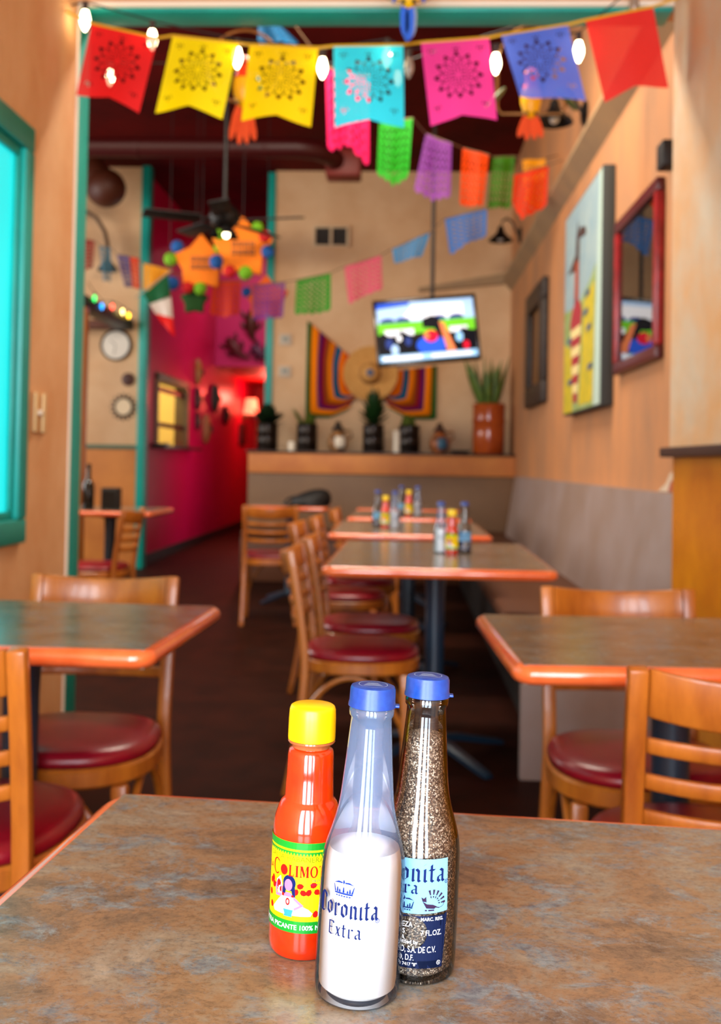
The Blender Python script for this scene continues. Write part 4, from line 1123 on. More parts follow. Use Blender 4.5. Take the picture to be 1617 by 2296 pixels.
MB().ellipsoid((0.026, -0.07, -0.115), (0.022, 0.022, 0.026), 14, 8).build('bulb', mat('lit_fan_bulb', (1, 0.86, 0.55, 1), 0.3, emit=10), fan)
MB().lathe([(0.0, 0), (0.06, 0), (0.06, 0.02), (0.02, 0.06), (0.0, 0.06)], 20, (0, 0, ZC - 2.74 - 0.06)).build('canopy', M_BLACKMETAL, fan)
M_DUCT = mat('oxblood_duct_paint', srgb(58, 4, 6), 0.45, spec=0.4)
du = thing('air_duct', 'dark red round air duct under the dining room ceiling', 'duct', (0, 0, 0))
MB().tube([(-4.4, 7.8, 3.49), (-0.86, 7.8, 3.49), (-0.72, 7.84, 3.488), (-0.63, 7.94, 3.485), (-0.58, 8.08, 3.48)], 0.075, 20).build('duct_run', M_DUCT, du)
for x in (-3.2, -2.1, -1.1): MB().tube([(x - 0.015, 7.8, 3.49), (x + 0.015, 7.8, 3.49)], 0.080, 20).build('duct_joint', M_DUCT, du)
for x in (-2.6, -1.4): MB().tube([(x, 7.8, 3.56), (x, 7.8, ZC)], 0.006, 6).build('hanger', M_BLACKMETAL, du)
MB().box(-0.66, -0.38, 8.08, 8.3, 3.36, 3.58).build('outlet_box', mat('rust_red_paint', srgb(120, 26, 12), 0.5), du, bevel=0.02)
M_BROWN = mat('brown_metal', srgb(78, 34, 16), 0.5)
dk = thing('duct_elbow', 'rounded brown duct end by the ceiling over the bar wall', 'duct', (0, 0, 0))
MB().ellipsoid((-2.875, 9.6, 3.655), (0.19, 0.19, 0.185), 24, 14).build('elbow', M_BROWN, dk)
MB().tube([(-2.90, 9.62, 3.68), (-3.10, 9.68, 3.88), (-3.14, 9.70, ZC)], 0.16, 18).build('riser', M_BROWN, dk)


# ================================================================== star ornaments
def star(label, loc, r, main, balls, marks=True):
    t = thing('star_pinata', label, 'ornament', loc)
    pts = [((r if k % 2 == 0 else r * 0.66) * math.sin(PI * k / 5), (r if k % 2 == 0 else r * 0.66) * math.cos(PI * k / 5)) for k in range(10)]
    MB().prism(pts, -0.03, 0.03).build('star_body', main, t, bevel=0.012)
    if marks:
        mk_ = MB()
        for row, n in ((0.03, 4), (-0.03, 4)):
            for k in range(n):
                x = -0.075 + 0.045 * k
                mk_.box(x, x + 0.034, -0.0335, -0.031, row - 0.020, row - 0.010).box(x, x + 0.011, -0.0335, -0.031, row - 0.018, row + 0.024).box(x + 0.02, x + 0.032, -0.0335, -0.031, row - 0.018, row + 0.024)
        o = mk_.build('painted_marks', mat('brown_lettering', srgb(120, 66, 20), 0.5), t); o['kind'] = 'stuff'
    for bx, bz, br, m_ in balls:
        MB().ellipsoid((bx, -0.015, bz), (br, br * 0.8, br), 14, 8).build('paper_ball', m_, t)
    MB().tube([(0, 0, r * 0.95), (0, 0, ZC - loc[2])], 0.003, 6).build('hanging_string', M_BLACK, t)
    return t


SO = mat('orange_crepe', srgb(250, 130, 6), 0.8, bump=0.5, bscale=90); SB = mat('blue_crepe', srgb(14, 84, 160), 0.8); SG = mat('lime_crepe', srgb(110, 176, 12), 0.8); SR = mat('red_crepe', srgb(196, 8, 14), 0.8); SDG = mat('dark_green_crepe', srgb(10, 74, 10), 0.8); SO2 = mat('dark_orange_crepe', srgb(226, 92, 4), 0.8)
star('orange star pinata with blue and green balls by the magenta wall', (-1.62, 8.0, 2.63), 0.235, SO, [(-0.19, 0.13, 0.052, SB), (-0.24, 0.03, 0.055, SG), (-0.22, -0.16, 0.055, SB), (-0.10, -0.19, 0.048, SR), (0.0, -0.20, 0.052, SG), (0.14, 0.12, 0.045, SG), (0.22, -0.03, 0.04, SB)])
star('orange star pinata with red and blue balls by the teal corner post', (-1.23, 7.6, 2.665), 0.245, SO, [(-0.17, 0.10, 0.048, SG), (-0.10, 0.17, 0.045, SB), (-0.19, -0.10, 0.055, SB), (-0.09, -0.17, 0.05, SR), (0.03, -0.18, 0.055, SG), (0.17, 0.09, 0.05, SR), (0.19, -0.02, 0.05, SB), (0.11, 0.16, 0.045, SG)])
star('small dark green paper star under the orange star pinatas', (-1.68, 8.06, 2.345), 0.12, SDG, [], False)
star('dark orange paper star half behind the violet flag', (-1.17, 8.5, 2.44), 0.20, SO2, [(-0.16, 0.05, 0.045, SB)], False)


# ================================================================== television
tv = thing('tv', 'flat black television hung from a pole, showing a sports broadcast', 'television', (0.163, 8.0, 2.127))
tv.rotation_euler = (R(-6), R(-5.65), R(4))
MB().box(-0.405, 0.405, 0.0, 0.05, -0.262, 0.262).build('tv_case', mat('gloss_black_plastic', srgb(8, 8, 10), 0.2), tv, bevel=0.008)
bz = MB()
for x0, x1, z0, z1 in ((-0.405, 0.405, 0.234, 0.262), (-0.405, 0.405, -0.262, -0.232), (-0.405, -0.380, -0.232, 0.234), (0.380, 0.405, -0.232, 0.234)): bz.box(x0, x1, -0.012, 0.0, z0, z1)
bz.build('bezel', MATS['gloss_black_plastic'], tv, bevel=0.003)


def scr(name, r, g, b, e=1.0): return mat(name, srgb(r, g, b), 0.4, spec=0.1, emit=e * 0.8)


SCM = [scr('screen_sky', 170, 205, 245), scr('screen_white', 240, 246, 255), scr('screen_green', 110, 200, 40), scr('screen_black', 10, 10, 20), scr('screen_blue', 40, 90, 220), scr('screen_red', 220, 20, 50), scr('screen_skin', 230, 130, 80), scr('screen_navy', 40, 60, 130), scr('screen_pale', 150, 205, 250)]
sc = MB(); layer = [0]


def shape(mi, pts):
    layer[0] += 0.00025; sc.cur = mi
    sc.add([(x, -0.001 - layer[0], z) for x, z in pts], [tuple(range(len(pts)))])


W2, H0, H1 = 0.380, -0.232, 0.234
shape(0, [(-W2, 0.06), (W2, 0.06), (W2, H1), (-W2, H1)])
shape(1, [(-0.20, 0.09), (0.30, 0.09), (0.30, 0.20), (-0.10, 0.20)])
shape(4, [(-W2, 0.19), (-0.12, 0.21), (-0.12, H1), (-W2, H1)])
for x in (-0.30, -0.18, 0.10, 0.24): shape(7, ell(x, 0.085, 0.06, 0.03, 12))
shape(2, [(-W2, -0.02), (W2, -0.02), (W2, 0.075), (-W2, 0.075)])
shape(1, [(-0.33, -0.03), (-0.1, -0.03), (-0.1, 0.02), (-0.33, 0.02)]); shape(1, [(0.18, -0.03), (0.32, -0.03), (0.32, 0.015), (0.18, 0.015)])
shape(3, [(-W2, -0.19), (W2, -0.19), (W2, -0.03), (0.28, 0.0), (0.2, -0.06), (-0.1, -0.05), (-0.2, 0.01), (-0.27, -0.05), (-0.34, 0.0), (-W2, -0.02)])
for x, z, r_, mi in ((-0.30, -0.09, 0.030, 7), (-0.22, -0.05, 0.02, 1), (-0.26, -0.14, 0.03, 0), (-0.15, -0.08, 0.025, 7), (-0.13, 0.0, 0.016, 1), (0.25, -0.07, 0.03, 8), (0.30, -0.14, 0.025, 5)): shape(mi, ell(x, z, r_, r_ * 1.4, 12))
shape(4, ell(0.03, -0.12, 0.12, 0.075, 24)); shape(5, ell(0.03, -0.05, 0.055, 0.048, 20)); shape(6, ell(-0.005, -0.045, 0.022, 0.028, 14))
shape(3, [(-0.03, 0.02), (-0.03, 0.09), (0.05, 0.115), (0.10, 0.09), (0.13, 0.02), (0.10, -0.08), (0.06, 0.01)])
shape(6, [(0.10, 0.06), (0.14, 0.05), (0.22, -0.19), (0.15, -0.19)])
shape(8, [(-W2, H0), (W2, H0), (W2, -0.180), (-W2, -0.180)]); shape(1, [(-0.36, -0.222), (-0.05, -0.222), (-0.05, -0.192), (-0.36, -0.192)]); shape(1, [(0.02, -0.222), (0.34, -0.222), (0.34, -0.192), (0.02, -0.192)])
sc.build('screen', SCM, tv, smooth=False)
MB().box(-0.08, 0.08, 0.05, 0.10, -0.08, 0.12).build('mount_bracket', M_BLACKMETAL, tv, bevel=0.006)
mp_ = thing('tv_mount', 'thin dark ceiling pole holding the television', 'mount', (0.205, 8.085, 2.20))
MB().tube([(0, 0, 0.035), (0, 0, ZC - 2.20)], 0.016, 12).build('pole', mat('brown_black_pole', srgb(44, 34, 28), 0.4), mp_)
MB().lathe([(0.0, 0), (0.07, 0), (0.07, 0.02), (0.0, 0.02)], 20, (0, 0, ZC - 2.20 - 0.02)).build('ceiling_plate', M_BLACKMETAL, mp_)

# ================================================================== serape and sombrero
se = thing('serape', 'striped serape fanned out on the cream back wall', 'textile', (0, 0, 0))
CX, CZ = -0.342, 1.968
SC_ = [srgb(240, 128, 10), srgb(206, 44, 6), srgb(232, 110, 8), srgb(12, 84, 120), srgb(226, 118, 8), srgb(150, 70, 14), srgb(140, 16, 40), srgb(86, 24, 96), srgb(248, 132, 10), srgb(18, 86, 28)]
SM = [mat('serape_stripe_%d' % k, c, 0.9, spec=0.1, bump=0.3, bscale=120) for k, c in enumerate(SC_)]
edges = [0.26, 0.33, 0.42, 0.50, 0.585, 0.665, 0.72, 0.775, 0.83, 0.935, 1.0]


def fan_half(side):
    n = 36; rows = []
    for i in range(n + 1):
        k = i / n
        if side < 0: a_ = R(140.7 + (238 - 140.7) * k); xe = -0.982
        else: a_ = R(8 + (-60 - 8) * k); xe = 0.313
        dx, dz = math.cos(a_), math.sin(a_)
        ts = [(xe - CX) / dx]
        if dz < 0: ts.append((1.528 - CZ) / dz)
        to = min(ts)
        # the hem climbs towards the hat
        xx, zz = CX + dx * to, CZ + dz * to
        lim = abs(xx - CX)
        if dz < 0 and lim < 0.40: to *= 0.70 + 0.30 * max(0, (lim - 0.20) / 0.20)
        rows.append((dx, dz, to))
    for j in range(10):
        mb = MB(); vs = []; fs = []
        for i, (dx, dz, to) in enumerate(rows):
            for e_ in (edges[j], edges[j + 1]):
                r0 = e_ * ((1 - e_) * min(to, 0.66) + e_ * to)
                y = YB - 0.018 - 0.010 * (1 + math.sin(e_ * 30 + i * 0.12))
                vs.append((CX + dx * r0, y, CZ + dz * r0))
        for i in range(n): fs.append((2 * i, 2 * i + 1, 2 * i + 3, 2 * i + 2))
        o = mb.add(vs, fs).build('stripe', SM[j], se, ang=80)
        md = o.modifiers.new('thickness', 'SOLIDIFY'); md.thickness = 0.006; md.offset = 1


fan_half(-1); fan_half(1)
so = thing('sombrero', 'straw sombrero pinned over the striped serape', 'hat', (CX, YB - 0.045, CZ))
so.rotation_euler = (R(90), 0, 0)
MB().lathe([(0.10, 0.004), (0.20, 0.0), (0.262, 0.022), (0.272, 0.036), (0.264, 0.036), (0.20, 0.012), (0.10, 0.014)], 40).build('brim', mat('straw', srgb(214, 160, 86), 0.8, col2=srgb(196, 138, 66), scale=40), so)
MB().lathe([(0.105, 0.008), (0.095, 0.07), (0.080, 0.11), (0.05, 0.135), (0.0, 0.14)], 32).build('crown', MATS['straw'], so)
MB().lathe([(0.104, 0.010), (0.108, 0.012), (0.105, 0.035), (0.101, 0.036)], 32).build('hat_band', mat('brown_band', srgb(110, 60, 34), 0.7), so)
MB().lathe([(0.0, 0.141), (0.035, 0.139), (0.045, 0.132), (0.03, 0.142), (0.0, 0.144)], 20).build('badge', mat('dusk_blue_badge', srgb(90, 96, 120), 0.6), so)

# ================================================================== back wall fittings
vt = thing('wall_vent', 'white framed double air vent with dark louvres on the cream wall', 'vent', (-0.760, YB, 3.340))
vf = MB()
for x0, x1, z0, z1 in ((-0.185, 0.185, 0.085, 0.108), (-0.185, 0.185, -0.108, -0.085), (-0.185, -0.155, -0.085, 0.085), (0.155, 0.185, -0.085, 0.085), (-0.014, 0.014, -0.085, 0.085)): vf.box(x0, x1, -0.025, 0, z0, z1)
vf.build('vent_frame', mat('vent_paint', srgb(216, 188, 150), 0.5), vt, bevel=0.003)
MB().box(-0.155, 0.155, -0.004, 0, -0.085, 0.085).build('vent_back', M_BLACK, vt)
for h0 in (-0.085, 0.085):
    for k in range(6):
        MB().box(-0.066, 0.066, -0.018, -0.006, -0.002, 0.002, Matrix.Translation((h0, 0, -0.07 + 0.028 * k)) @ Matrix.Rotation(R(35), 4, 'X')).build('louvre', mat('louvre_grey', srgb(92, 78, 64), 0.5), vt)
for z, lab in ((2.30, 'small pale thermostat above another on the cream wall by the teal post'), (1.98, 'small pale wall plate below the thermostat by the teal post')):
    th_ = thing('wall_plate', lab, 'switch', (-1.20, YB, z))
    MB().box(-0.06, 0.06, -0.018, 0, -0.055, 0.055).build('plate', mat('pale_grey_plastic', srgb(198, 184, 164), 0.5), th_, bevel=0.005)
    MB().box(-0.03, 0.03, -0.024, -0.018, -0.01, 0.025).build('dial', mat('grey_blue_plastic', srgb(130, 140, 134), 0.4), th_, bevel=0.002)

# ================================================================== plants and jugs on the ledge
ZL = 1.186
M_TIN = mat('dark_tin', srgb(34, 24, 18), 0.28, metal=0.5, spec=0.6)
M_SOIL = mat('potting_soil', srgb(40, 26, 16), 0.9)


def can(t, r, h):
    MB().lathe([(0.0, 0.0), (r * 0.96, 0), (r, 0.008), (r, h * 0.3), (r * 1.02, h * 0.31), (r, h * 0.33), (r, h * 0.66), (r * 1.02, h * 0.67), (r, h * 0.69), (r, h - 0.008), (r * 1.03, h), (r * 0.95, h), (r * 0.95, h - 0.03)], 28).build('tin_pot', M_TIN, t)
    MB().lathe([(0.0, h - 0.03), (r * 0.95, h - 0.032), (r * 0.95, h - 0.05), (0, h - 0.05)], 24).build('soil', M_SOIL, t)


def leaf(mb, base, d, L, w_, curl=0.3, n=6):
    d = Vector(d).normalized(); up = Vector((0, 0, 1)); s = d.cross(up); s = s.normalized() if s.length > 0.05 else Vector((1, 0, 0))
    vs = []; fs = []; p = Vector(base)
    for i in range(n + 1):
        k = i / n; wid = w_ * math.sin(PI * (0.12 + 0.88 * k) ** 0.8) / 2 if k < 1 else 0.0005
        q = p + d * L * k - up * curl * L * k * k
        vs += [q - s * wid, q + s * wid]
    for i in range(n): fs.append((2 * i, 2 * i + 1, 2 * i + 3, 2 * i + 2))
    mb.add([tuple(v) for v in vs], fs)


def potted(name, label, x, kind, y=9.85):
    t = thing(name, label, 'plant', (x, y, ZL), 0, 'plants on the ledge')
    rng = random.Random(int(x * 100) + 50)
    can(t, 0.100, 0.265)
    if kind == 'bush':
        for k in range(34):
            a_ = rng.uniform(0, 2 * PI); e_ = rng.uniform(0.1, 1.4); mb = MB()
            leaf(mb, (rng.uniform(-.03, .03), rng.uniform(-.03, .03), 0.25), (math.cos(a_) * math.cos(e_), math.sin(a_) * math.cos(e_), math.sin(e_)), rng.uniform(0.22, 0.32), 0.12, 0.28)
            mb.build('leaf', mat('dark_leaf', srgb(18, 44, 16), 0.5), t, ang=80)
    elif kind == 'agave':
        for k in range(44):
            a_ = k * 2.4; e_ = 0.35 + 1.15 * k / 44; mb = MB(); z = 0.25 + 0.14 * k / 44
            leaf(mb, (0, 0, z), (math.cos(a_) * math.cos(e_), math.sin(a_) * math.cos(e_), math.sin(e_)), 0.21 + 0.05 * (k / 44), 0.075, 0.04)
            mb.build('leaf', mat('deep_green_leaf', srgb(26, 62, 20), 0.5), t, ang=80)
    else:
        for k in range(12):
            a_ = rng.uniform(0, 2 * PI); e_ = rng.uniform(0.8, 1.5); mb = MB()
            leaf(mb, (rng.uniform(-.05, .05), rng.uniform(-.05, .05), 0.235), (math.cos(a_) * math.cos(e_), math.sin(a_) * math.cos(e_), math.sin(e_)), rng.uniform(0.12, 0.24) if kind == 'small' else rng.uniform(0.10, 0.18), 0.06, 0.1)
            mb.build('leaf', mat('olive_leaf', srgb(88, 104, 30), 0.5), t, ang=80)
    return t


potted('potted_shrub', 'bushy dark plant in a tin pot at the hall end of the ledge', -1.318, 'bush')
potted('potted_succulent', 'small olive plant in a tin pot below the serape hem', -0.935, 'small')
potted('potted_agave', 'pointed deep green plant in a tin pot under the sombrero', -0.295, 'agave')
potted('potted_succulent', 'short olive sprouts in a tin pot beside the white candle', 0.050, 'tiny')


def jug(label, x, lid, c1, c2):
    t = thing('painted_jug', label, 'jug', (x, 9.85, ZL), 0, 'painted jugs on the ledge')
    mb = MB(); mb.lathe([(0.0, 0), (0.055, 0), (0.085, 0.04), (0.098, 0.09), (0.085, 0.145), (0.055, 0.175), (0.045, 0.19), (0.058, 0.205), (0.0, 0.205)], 28)
    mb.m = [1 if 0.05 < (sum(mb.v[i][2] for i in f) / len(f)) < 0.13 and sum(mb.v[i][1] for i in f) / len(f) < -0.05 and sum(mb.v[i][0] for i in f) / len(f) > -0.03 else 0 for f in mb.f]
    mb.build('jug_body', [c1, c2], t)
    MB().lathe([(0.0, 0.205), (0.06, 0.205), (0.05, 0.235), (0.022, 0.25), (0.03, 0.27), (0.018, 0.29), (0.0, 0.292)], 20).build('lid', lid, t)
    MB().tube([(0.09, 0, 0.12), (0.135, 0, 0.15), (0.125, 0, 0.21), (0.055, 0, 0.195)], 0.010, 8).build('handle', c1, t)


jug('round tan jug painted black and white, with a black lid', -0.636, M_BLACK, mat('tan_clay', srgb(168, 118, 70), 0.4, col2=srgb(70, 50, 36), scale=16, lo=0.45, hi=0.6), mat('glazed_white', srgb(232, 224, 206), 0.25))
jug('round orange jug painted with blue, beside the terracotta pot', 0.340, M_DARKWOOD, mat('orange_clay', srgb(196, 112, 56), 0.4, col2=srgb(110, 70, 44), scale=14), mat('glazed_blue', srgb(60, 112, 140), 0.3))
for x, lab in ((-0.066, 'tall white candle between two tin pots on the ledge'), (-1.076, 'short white candle near the bushy ledge plant')):
    tall = 0.21 if x > -0.5 else 0.09
    t = thing('pillar_candle', lab, 'candle', (x, 9.82, ZL))
    MB().lathe([(0.0, 0), (0.036, 0), (0.037, tall - 0.01), (0.032, tall), (0.0, tall - 0.006)], 20).build('wax', mat('candle_wax', srgb(240, 228, 206), 0.4), t)
    MB().tube([(0, 0, tall - 0.008), (0.002, 0, tall + 0.015)], 0.002, 6).build('wick', M_BLACK, t)
t = thing('shallow_dish', 'low black dish lying beside the terracotta pot', 'dish', (0.535, 9.80, ZL))
MB().lathe([(0.0, 0), (0.07, 0), (0.105, 0.028), (0.10, 0.03), (0.065, 0.008), (0, 0.008)], 28).build('bowl', M_BLACK, t)
sp = thing('snake_plant', 'tall snake plant in a large shiny terracotta pot', 'plant', (0.805, 9.83, ZL))
MB().lathe([(0.0, 0), (0.135, 0), (0.148, 0.02), (0.152, 0.20), (0.150, 0.29), (0.157, 0.30), (0.157, 0.33), (0.150, 0.335), (0.153, 0.46), (0.160, 0.475), (0.150, 0.48), (0.146, 0.44)], 36).build('pot', mat('glazed_terracotta', srgb(186, 84, 26), 0.18, col2=srgb(160, 62, 18), scale=6, coat=0.5), sp)
MB().lathe([(0.0, 0.44), (0.146, 0.438), (0.146, 0.42), (0, 0.42)], 24).build('soil', M_SOIL, sp)
rng = random.Random(4)
for k in range(12):
    a_ = 2 * PI * k / 12; L_ = rng.uniform(0.34, 0.52); lean = rng.uniform(0.08, 0.5); mb = MB()
    vs = []; fs = []; n = 8; ca, sa = math.cos(a_), math.sin(a_); tw = rng.uniform(0, PI)
    for i in range(n + 1):
        q = i / n; wd = 0.036 * (1 - q ** 3) * (0.7 + 0.5 * math.sin(PI * q)); c0 = Vector((ca * (0.06 + lean * L_ * q), sa * (0.06 + lean * L_ * q), 0.43 + L_ * q))
        d_ = Vector((math.cos(tw), math.sin(tw), 0)); vs += [c0 - d_ * wd, c0 + d_ * wd]
    for i in range(n): fs.append((2 * i, 2 * i + 1, 2 * i + 3, 2 * i + 2))
    mb.add([tuple(v) for v in vs], fs)
    o = mb.build('leaf', mat('snake_plant_leaf', srgb(46, 88, 30), 0.4, col2=srgb(110, 130, 50), scale=30), sp, ang=80)
    md = o.modifiers.new('thickness', 'SOLIDIFY'); md.thickness = 0.004

# ================================================================== pictures on the side wall


def art(parent, name, x, shapes, mats_):
    mb = MB(); l_ = 0.0
    for mi, pts in shapes:
        l_ += 0.00015; mb.cur = mi; mb.add([(x - l_, y, z) for y, z in pts], [tuple(range(len(pts)))])
    return mb.build(name, mats_, parent, smooth=False)


cv = thing('canvas_painting', 'tall canvas of a dark bird over a striped column and yellow field', 'painting', (0, 0, 0))
MB().box(0.976, XP - 0.001, 5.155, 6.35, 1.39, 2.60).build('canvas', mat('slate_canvas_edge', srgb(52, 56, 54), 0.7), cv, bevel=0.004)
A0, A1, Z0, Z1 = 5.17, 6.335, 1.40, 2.59


def uv(a_, b_): return (A1 + (A0 - A1) * a_, Z0 + (Z1 - Z0) * b_)   # a from far to near, b upward


AM = [mat('art_sky', srgb(150, 170, 172), 0.6, col2=srgb(128, 156, 168), scale=6), mat('art_yellow', srgb(206, 178, 16), 0.6, col2=srgb(170, 160, 30), scale=14), mat('art_green', srgb(120, 140, 50), 0.6, col2=srgb(150, 170, 120), scale=20), mat('art_brown', srgb(64, 42, 34), 0.6),
      mat('art_red', srgb(160, 28, 40), 0.6), mat('art_cream', srgb(226, 206, 140), 0.6), mat('art_rust', srgb(156, 60, 24), 0.6), mat('art_blue', srgb(52, 78, 110), 0.6), mat('art_pale', srgb(176, 200, 190), 0.6)]
SH = [(0, [uv(0, 0), uv(1, 0), uv(1, 1), uv(0, 1)]), (2, [uv(0, 0), uv(0.9, 0), uv(0.88, 0.62), uv(0.7, 0.56), uv(0.4, 0.50), uv(0, 0.52)]),
      (1, [uv(0, 0), uv(0.28, 0), uv(0.26, 0.30), uv(0, 0.36)]), (1, [uv(0.46, 0.02), uv(0.82, 0.02), uv(0.85, 0.55), uv(0.58, 0.50)]), (8, [uv(0.84, 0), uv(1, 0), uv(1, 1), uv(0.94, 1)]),
      (3, [uv(0.30, 0.50), uv(0.42, 0.50), uv(0.44, 0.82), uv(0.38, 0.92), uv(0.33, 0.80)]), (3, [uv(0.10, 0.70), uv(0.32, 0.76), uv(0.36, 0.72), uv(0.34, 0.68)]), (3, [uv(0.42, 0.82), uv(0.62, 0.80), uv(0.60, 0.84), uv(0.44, 0.87)]),
      (6, [uv(0.31, 0.54), uv(0.43, 0.54), uv(0.42, 0.72), uv(0.32, 0.72)])]
for k in range(9):
    b0 = 0.04 + 0.045 * k; w0 = 0.06 + 0.012 * k
    SH.append((4 if k % 2 == 0 else 5, [uv(0.36 - w0, b0), uv(0.36 + w0, b0), uv(0.36 + w0 + .006, b0 + 0.045), uv(0.36 - w0 - .006, b0 + 0.045)]))
SH.append((4, [uv(0.20, 0.445), uv(0.54, 0.445), uv(0.50, 0.50), uv(0.40, 0.54), uv(0.26, 0.50)]))
for a_, b_ in ((0.62, 0.50), (0.66, 0.34), (0.12, 0.34), (0.70, 0.16), (0.15, 0.13), (0.58, 0.42)): SH.append((7, [uv(a_, b_), uv(a_ + 0.12, b_ + 0.01), uv(a_ + 0.11, b_ + 0.035), uv(a_ + 0.01, b_ + 0.03)]))
art(cv, 'painted_surface', 0.9755, SH, AM)

rf = thing('framed_picture', 'red wooden frame with a dark brown picture under reflecting glass', 'picture', (0, 0, 0))
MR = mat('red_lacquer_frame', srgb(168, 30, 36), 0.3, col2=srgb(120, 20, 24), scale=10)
y0, y1, z0, z1 = 4.17, 5.01, 1.525, 2.262
for nm, (a_, b_, c_, d_) in (('frame_rail', (y0, y1, z1 - 0.055, z1)), ('frame_rail', (y0, y1, z0, z0 + 0.055)), ('frame_stile', (y0, y0 + 0.055, z0 + 0.055, z1 - 0.055)), ('frame_stile', (y1 - 0.055, y1, z0 + 0.055, z1 - 0.055))):
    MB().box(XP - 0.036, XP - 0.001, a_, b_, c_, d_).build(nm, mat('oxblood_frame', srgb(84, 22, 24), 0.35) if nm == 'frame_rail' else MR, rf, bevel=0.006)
bm_ = [mat('art_umber', srgb(92, 58, 30), 0.25, col2=srgb(58, 44, 34), scale=9, detail=8), mat('art_ochre', srgb(150, 84, 34), 0.3), mat('art_dusk', srgb(70, 84, 120), 0.3), mat('art_ivory', srgb(196, 170, 110), 0.3)]
B0, B1, C0, C1 = y0 + 0.055, y1 - 0.055, z0 + 0.055, z1 - 0.055
q = lambda a_, b_: (B1 + (B0 - B1) * a_, C0 + (C1 - C0) * b_)
art(rf, 'print', XP - 0.012, [(0, [q(0, 0), q(1, 0), q(1, 1), q(0, 1)]), (1, [q(0.5, 0.3), q(0.95, 0.35), q(0.9, 0.62), q(0.6, 0.58)]), (2, [q(0.02, 0.78), q(0.3, 0.80), q(0.25, 0.98), q(0.02, 0.95)]), (3, [q(0.28, 0.80), q(0.38, 0.78), q(0.40, 0.95), q(0.32, 0.96)])], bm_)
MB().box(XP - 0.020, XP - 0.018, B0, B1, C0, C1).build('glass', glass_mat('picture_glass', (0.96, 0.97, 0.97, 1), base=0.06, rough=0.01, edge=(0.85, 0.86, 0.87, 1)), rf, smooth=False)
df = thing('dark_framed_mirror', 'narrow dark carved frame on the picture wall closest to the snake plant', 'frame', (0, 0, 0))
y0, y1, z0, z1 = 7.50, 8.55, 1.55, 2.47
for a_, b_, c_, d_ in ((y0, y1, z1 - 0.16, z1), (y0, y1, z0, z0 + 0.16), (y0, y0 + 0.20, z0 + 0.16, z1 - 0.16), (y1 - 0.20, y1, z0 + 0.16, z1 - 0.16)):
    MB().box(XP - 0.05, XP - 0.001, a_, b_, c_, d_).build('frame_bar', mat('black_brown_carving', srgb(44, 30, 22), 0.5, col2=srgb(24, 16, 12), scale=30, bump=0.6, bscale=40), df, bevel=0.012)
MB().box(XP - 0.012, XP - 0.001, y0 + 0.2, y1 - 0.2, z0 + 0.16, z1 - 0.16).build('mirror_panel', mat('aged_brown_panel', srgb(120, 78, 40), 0.3), df)


def sconce(label, y, z):
    t = thing('wall_sconce', label, 'lamp', (XP, y, z), 0, 'gooseneck barn lamps on the picture wall')
    MB().lathe([(0.0, 0), (0.075, 0), (0.075, 0.012), (0.05, 0.025), (0.0, 0.025)], 24, (0, 0, 0), Matrix.Rotation(R(-90), 4, 'Y')).build('wall_plate', M_BLACKMETAL, t)
    MB().tube([(-0.02, 0, 0), (-0.05, 0, 0.05), (-0.08, 0, 0.12), (-0.13, 0, 0.155), (-0.17, 0, 0.13), (-0.185, 0, 0.08)], 0.011, 10).build('gooseneck', M_BLACKMETAL, t)
    MB().lathe([(0.02, 0.08), (0.028, 0.06), (0.035, 0.03), (0.06, 0.0), (0.105, -0.04), (0.112, -0.055), (0.108, -0.055), (0.055, -0.004), (0.0, 0.02)], 28, (-0.185, 0, 0)).build('shade', M_BLACKMETAL, t)
    MB().ellipsoid((-0.185, 0, -0.025), (0.032, 0.032, 0.036), 14, 8).build('bulb', mat('milky_bulb', srgb(225, 222, 214), 0.3), t)


sconce('black barn lamp high on the picture wall over the canvas painting', 6.05, 3.16)
sconce('black barn lamp high on the picture wall in the far corner', 9.40, 3.19)
sk_ = thing('wall_speaker', 'small black speaker on the picture wall above the red frame', 'speaker', (XP, 3.99, 2.29))
MB().box(-0.07, -0.01, -0.05, 0.05, -0.05, 0.05).build('cabinet', M_BLACK, sk_, bevel=0.006)
MB().box(-0.01, 0, -0.02, 0.02, -0.02, 0.02).build('bracket', M_BLACKMETAL, sk_)

# ================================================================== left wall switch
sw = thing('light_switch', 'cream double light switch on the wall between window and teal jamb', 'switch', (XL, 3.28, 1.225))
MB().box(0, 0.006, -0.062, 0.062, -0.066, 0.066).build('cover_plate', mat('tan_switch_plate', srgb(206, 152, 98), 0.45), sw, bevel=0.002)
for y in (-0.045, 0.030): MB().box(0.006, 0.014, y - 0.012, y + 0.012, -0.064, 0.064).build('rocker', M_CREAM, sw, bevel=0.003)
MB().box(0.006, 0.018, -0.022, 0.012, -0.008, 0.008).build('toggle', M_WHITE_BEAD, sw, bevel=0.003)

# ================================================================== bar corner
bc = thing('bar_canopy', 'dark beam on a golden wooden post at the bar', 'canopy', (0, 0, 0))
MB().box(-2.86, -2.70, 8.5, 10.06, 2.36, 2.46).build('beam', mat('black_brown_wood', srgb(30, 18, 14), 0.5), bc, bevel=0.006)
MB().box(-2.84, -2.70, 8.50, 8.62, 0.0, 2.36).build('post', mat('golden_wood', srgb(206, 122, 16), 0.4, col2=srgb(170, 92, 10), scale=6, stretch=(1, 1, .2)), bc, bevel=0.006)
MB().box(-3.6, -2.86, 9.9, 10.06, 2.36, 2.44).build('cross_beam', mat('brown_red_wood', srgb(96, 44, 22), 0.5), bc, bevel=0.006)
XM = [mat('xmas_' + n_, c_, 0.3, emit=e_) for n_, c_, e_ in (('green', (0.02, 0.9, 0.15, 1), 3), ('blue', (0.02, 0.35, 1, 1), 3.5), ('red', (1, 0.08, 0.05, 1), 5), ('white', (1, 0.8, 0.25, 1), 7), ('amber', (1, 0.55, 0.02, 1), 6))]
